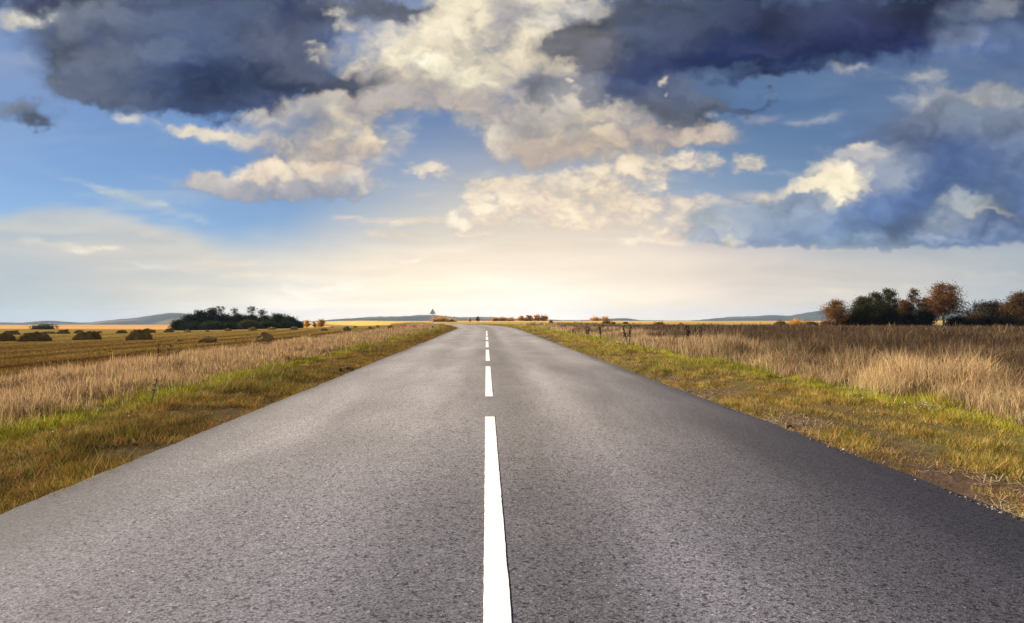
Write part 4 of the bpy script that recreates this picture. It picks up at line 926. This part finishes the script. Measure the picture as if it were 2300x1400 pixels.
WL = [(1410, 769, 746, 0, 'thick dark dead weed stalk right of the green verge strip'), (1545, 769, 746, 1, 'thick dark dead weed stalk, left of the close pair in the right field'), (1571, 769, 749, 0, 'forked dark dead weed stalk, right of the close pair in the right field'),
      (1561, 766, 752, 2, 'thin dead weed between the two thick stalks in the right field'), (1319, 757, 744, 1, 'dark dead weed clump at the far left of the right field'), (1349, 756, 744, 0, 'short dark dead weed right of the far clump in the right field'),
      (1374, 756, 748, 3, 'tiny dead weed left of the thick stalk beside the verge'), (1612, 758, 741, 2, 'leaning thin dead weed right of the forked stalk'), (1700, 790, 762, 3, 'greyish dead weed standing amid the brown right field'), (1893, 757, 744, 0, 'dark dead weed in front of the rusty bush of the tree row'),
      (351, 823, 792, 2, 'tall thin dead weed, left one of the pair in the left dry grass'), (367, 820, 792, 3, 'tall thin dead weed, right one of the pair in the left dry grass'), (394, 815, 795, 3, 'faint dead weed right of the pair in the left dry grass'), (338, 905, 872, 3, 'leafy dead weed at the edge of the left green strip')]
for i, (px, pb, pt, v, lb) in enumerate(WL):
    gx, gy, d = ground_hit(px, pb + 8); h = (pb + 8 - pt) / F * d * 1.3
    o = w0 if i == 0 else w0.copy()
    if i: COL.objects.link(o)
    o.data = WEED[v]; o.location = (gx, gy, float(ground_z(gx, gy)) - .02); o.scale = (h * 1.7, h * 1.7, h * 1.12); o.rotation_euler = (0, .06 * rng.randn(), rng.rand() * 6)
    tag(o, lb, 'weed', 'dead weed stalks')
def lump(name, label, cat, px, py, w, h, mat, seed):
    r = np.random.RandomState(seed); gx, gy, d = ground_hit(px, py); s = gx - float(cx(gy))
    z = float(road_z(s, gy)) if abs(s) < HW else float(ground_z(gx, gy))
    me = bpy.data.meshes.new(name)
    import bmesh
    bm = bmesh.new(); bmesh.ops.create_icosphere(bm, subdivisions=3, radius=1.0)
    for v in bm.verts:
        c = v.co; n = float(fbm(np.array([c.x * 1.7 + seed], f32), np.array([c.y * 1.7 + c.z * 1.3], f32), 4, seed)[0])
        v.co = c * (1 + .75 * n); v.co.z = max(v.co.z, -.35)
    bm.to_mesh(me); bm.free()
    o = link(name, me, mat); o.location = (gx, gy, z + h * .30); o.scale = (w / 2, w / 2 * .8, h / 2); o.rotation_euler = (0, 0, r.rand() * 6)
    tag(o, label, cat)
lump('earth_clod', 'large dark brown clod of earth at the left edge of the asphalt', 'clod', 780, 832, .30, .13, M_CLOD, 3)
lump('earth_clod', 'smaller dark clod beside the large one in the left verge grass', 'clod', 764, 834, .15, .09, M_CLOD, 5)
lump('earth_clod', 'dark clod by the right asphalt edge below the green verge', 'clod', 1772, 961, .09, .05, M_CLOD, 7)
lump('pebble', 'white pebble lying on the asphalt near its right edge', 'pebble', 2046, 1084, .022, .016, M_STONE, 9)
lump('pebble', 'faint pale pebble on the asphalt just below the white one', 'pebble', 2054, 1097, .016, .010, M_STONE, 11)
lump('stone', 'pale stone lodged in the straw on the right asphalt edge', 'stone', 1894, 1011, .035, .024, M_STONE, 13)
lump('pebble', 'dark pebble on the asphalt near its left edge', 'pebble', 522, 948, .022, .016, M_CLOD, 15)

# ------------------------------------------------------------------ hills
def hills():
    prof = [(-1500, 716), (-400, 724), (-60, 727), (0, 724), (50, 725), (105, 720), (150, 723), (190, 726), (250, 719), (300, 715), (340, 709), (370, 704), (395, 702), (430, 706), (500, 716), (600, 721), (700, 722), (760, 717), (850, 711), (900, 711), (950, 707), (985, 708), (1020, 713), (1100, 712), (1180, 717), (1300, 720), (1380, 716), (1400, 714), (1440, 720), (1560, 720), (1600, 716), (1650, 711), (1690, 711), (1735, 707), (1770, 710), (1820, 701), (1850, 697), (1900, 694), (2000, 692), (2160, 697), (2300, 695), (2700, 700), (3600, 705)]
    px = np.concatenate([np.arange(-1500, -60, 20), np.arange(-60, 2400, 4), np.arange(2400, 3600, 20)]).astype(float)
    top = np.interp(px, [p[0] for p in prof], [p[1] for p in prof])
    top = np.convolve(np.pad(top, 4, 'edge'), np.ones(9) / 9, 'valid')
    j = 1.6 * fbm((px / 11).astype(f32), px.astype(f32) * 0, 4, 401)
    dist = np.array([3000, 3250, 3500, 3750, 4000, 4400, 4800.]); hf = np.array([0, .42, .68, .88, 1.0, .8, 0])
    V = []
    for d, k in zip(dist, hf):
        for i, p in enumerate(px):
            x, y = on_ray(p, d); zt = EYE + (HOR - top[i] + j[i]) / F * 4000
            n = 6 * fbm(np.array([x / 220], f32), np.array([y / 220], f32), 4, 403)[0] * (k > 0) * (k < 1)
            V.append((x, y, -62 + (zt + 62) * k + n))
    n = len(px); m_ = len(dist)
    i = np.arange(m_ - 1)[:, None] * n + np.arange(n - 1)[None]
    f = np.stack([i, i + 1, i + n + 1, i + n], -1).reshape(-1, 4)
    m, g = material('hill_forest')
    ge = g.n('ShaderNodeNewGeometry'); a = g.noise(ge.outputs['Position'], .02, 6, .65); b = g.noise(ge.outputs['Position'], .0025, 4, .5)
    c = g.mix(g.ramp(a, .35, .65), C4(.014, .022, .020), C4(.034, .042, .034)); c = g.mix(g.ramp(b, .52, .62, 0, .8), c, C4(.17, .13, .06))
    p = g.n('ShaderNodeBsdfPrincipled', ins={'Base Color': c, 'Roughness': 1.0, 'Specular IOR Level': 0.0}); o = g.n('ShaderNodeOutputMaterial'); g.put(o.inputs[0], p.outputs[0])
    tag(link('hills', mesh_np('hills', np.array(V), [f], None, True), m), kind='structure')
hills()

# ------------------------------------------------------------------ air
def haze():
    x, y0, y1, zb, zt = 6700, -320, 7100, -110, 80
    V = [(sx * x, yy, zz) for zz in (zb, zt) for (sx, yy) in ((-1, y0), (1, y0), (1, y1), (-1, y1))]
    me = bpy.data.meshes.new('haze'); me.from_pydata(V, [], [(0, 3, 2, 1), (4, 5, 6, 7), (0, 1, 5, 4), (1, 2, 6, 5), (2, 3, 7, 6), (3, 0, 4, 7)]); me.update()
    m, g = material('haze')
    p = g.n('ShaderNodeVolumePrincipled', ins={'Color': C4(.46, .66, 1.0), 'Density': 7e-5, 'Anisotropy': 0.0}); o = g.n('ShaderNodeOutputMaterial'); g.put(o.inputs['Volume'], p.outputs[0])
    tag(link('haze', me, m), kind='stuff', label='thin pale air haze over the fields', cat='haze')
haze()
c = sc.cycles
c.use_denoising = True; c.denoiser = 'OPENIMAGEDENOISE'; c.denoising_input_passes = 'RGB_ALBEDO_NORMAL'; c.max_bounces = 6; c.diffuse_bounces = 3; c.glossy_bounces = 2; c.transmission_bounces = 4; c.volume_bounces = 1; c.transparent_max_bounces = 8
c.sample_clamp_indirect = 4.0
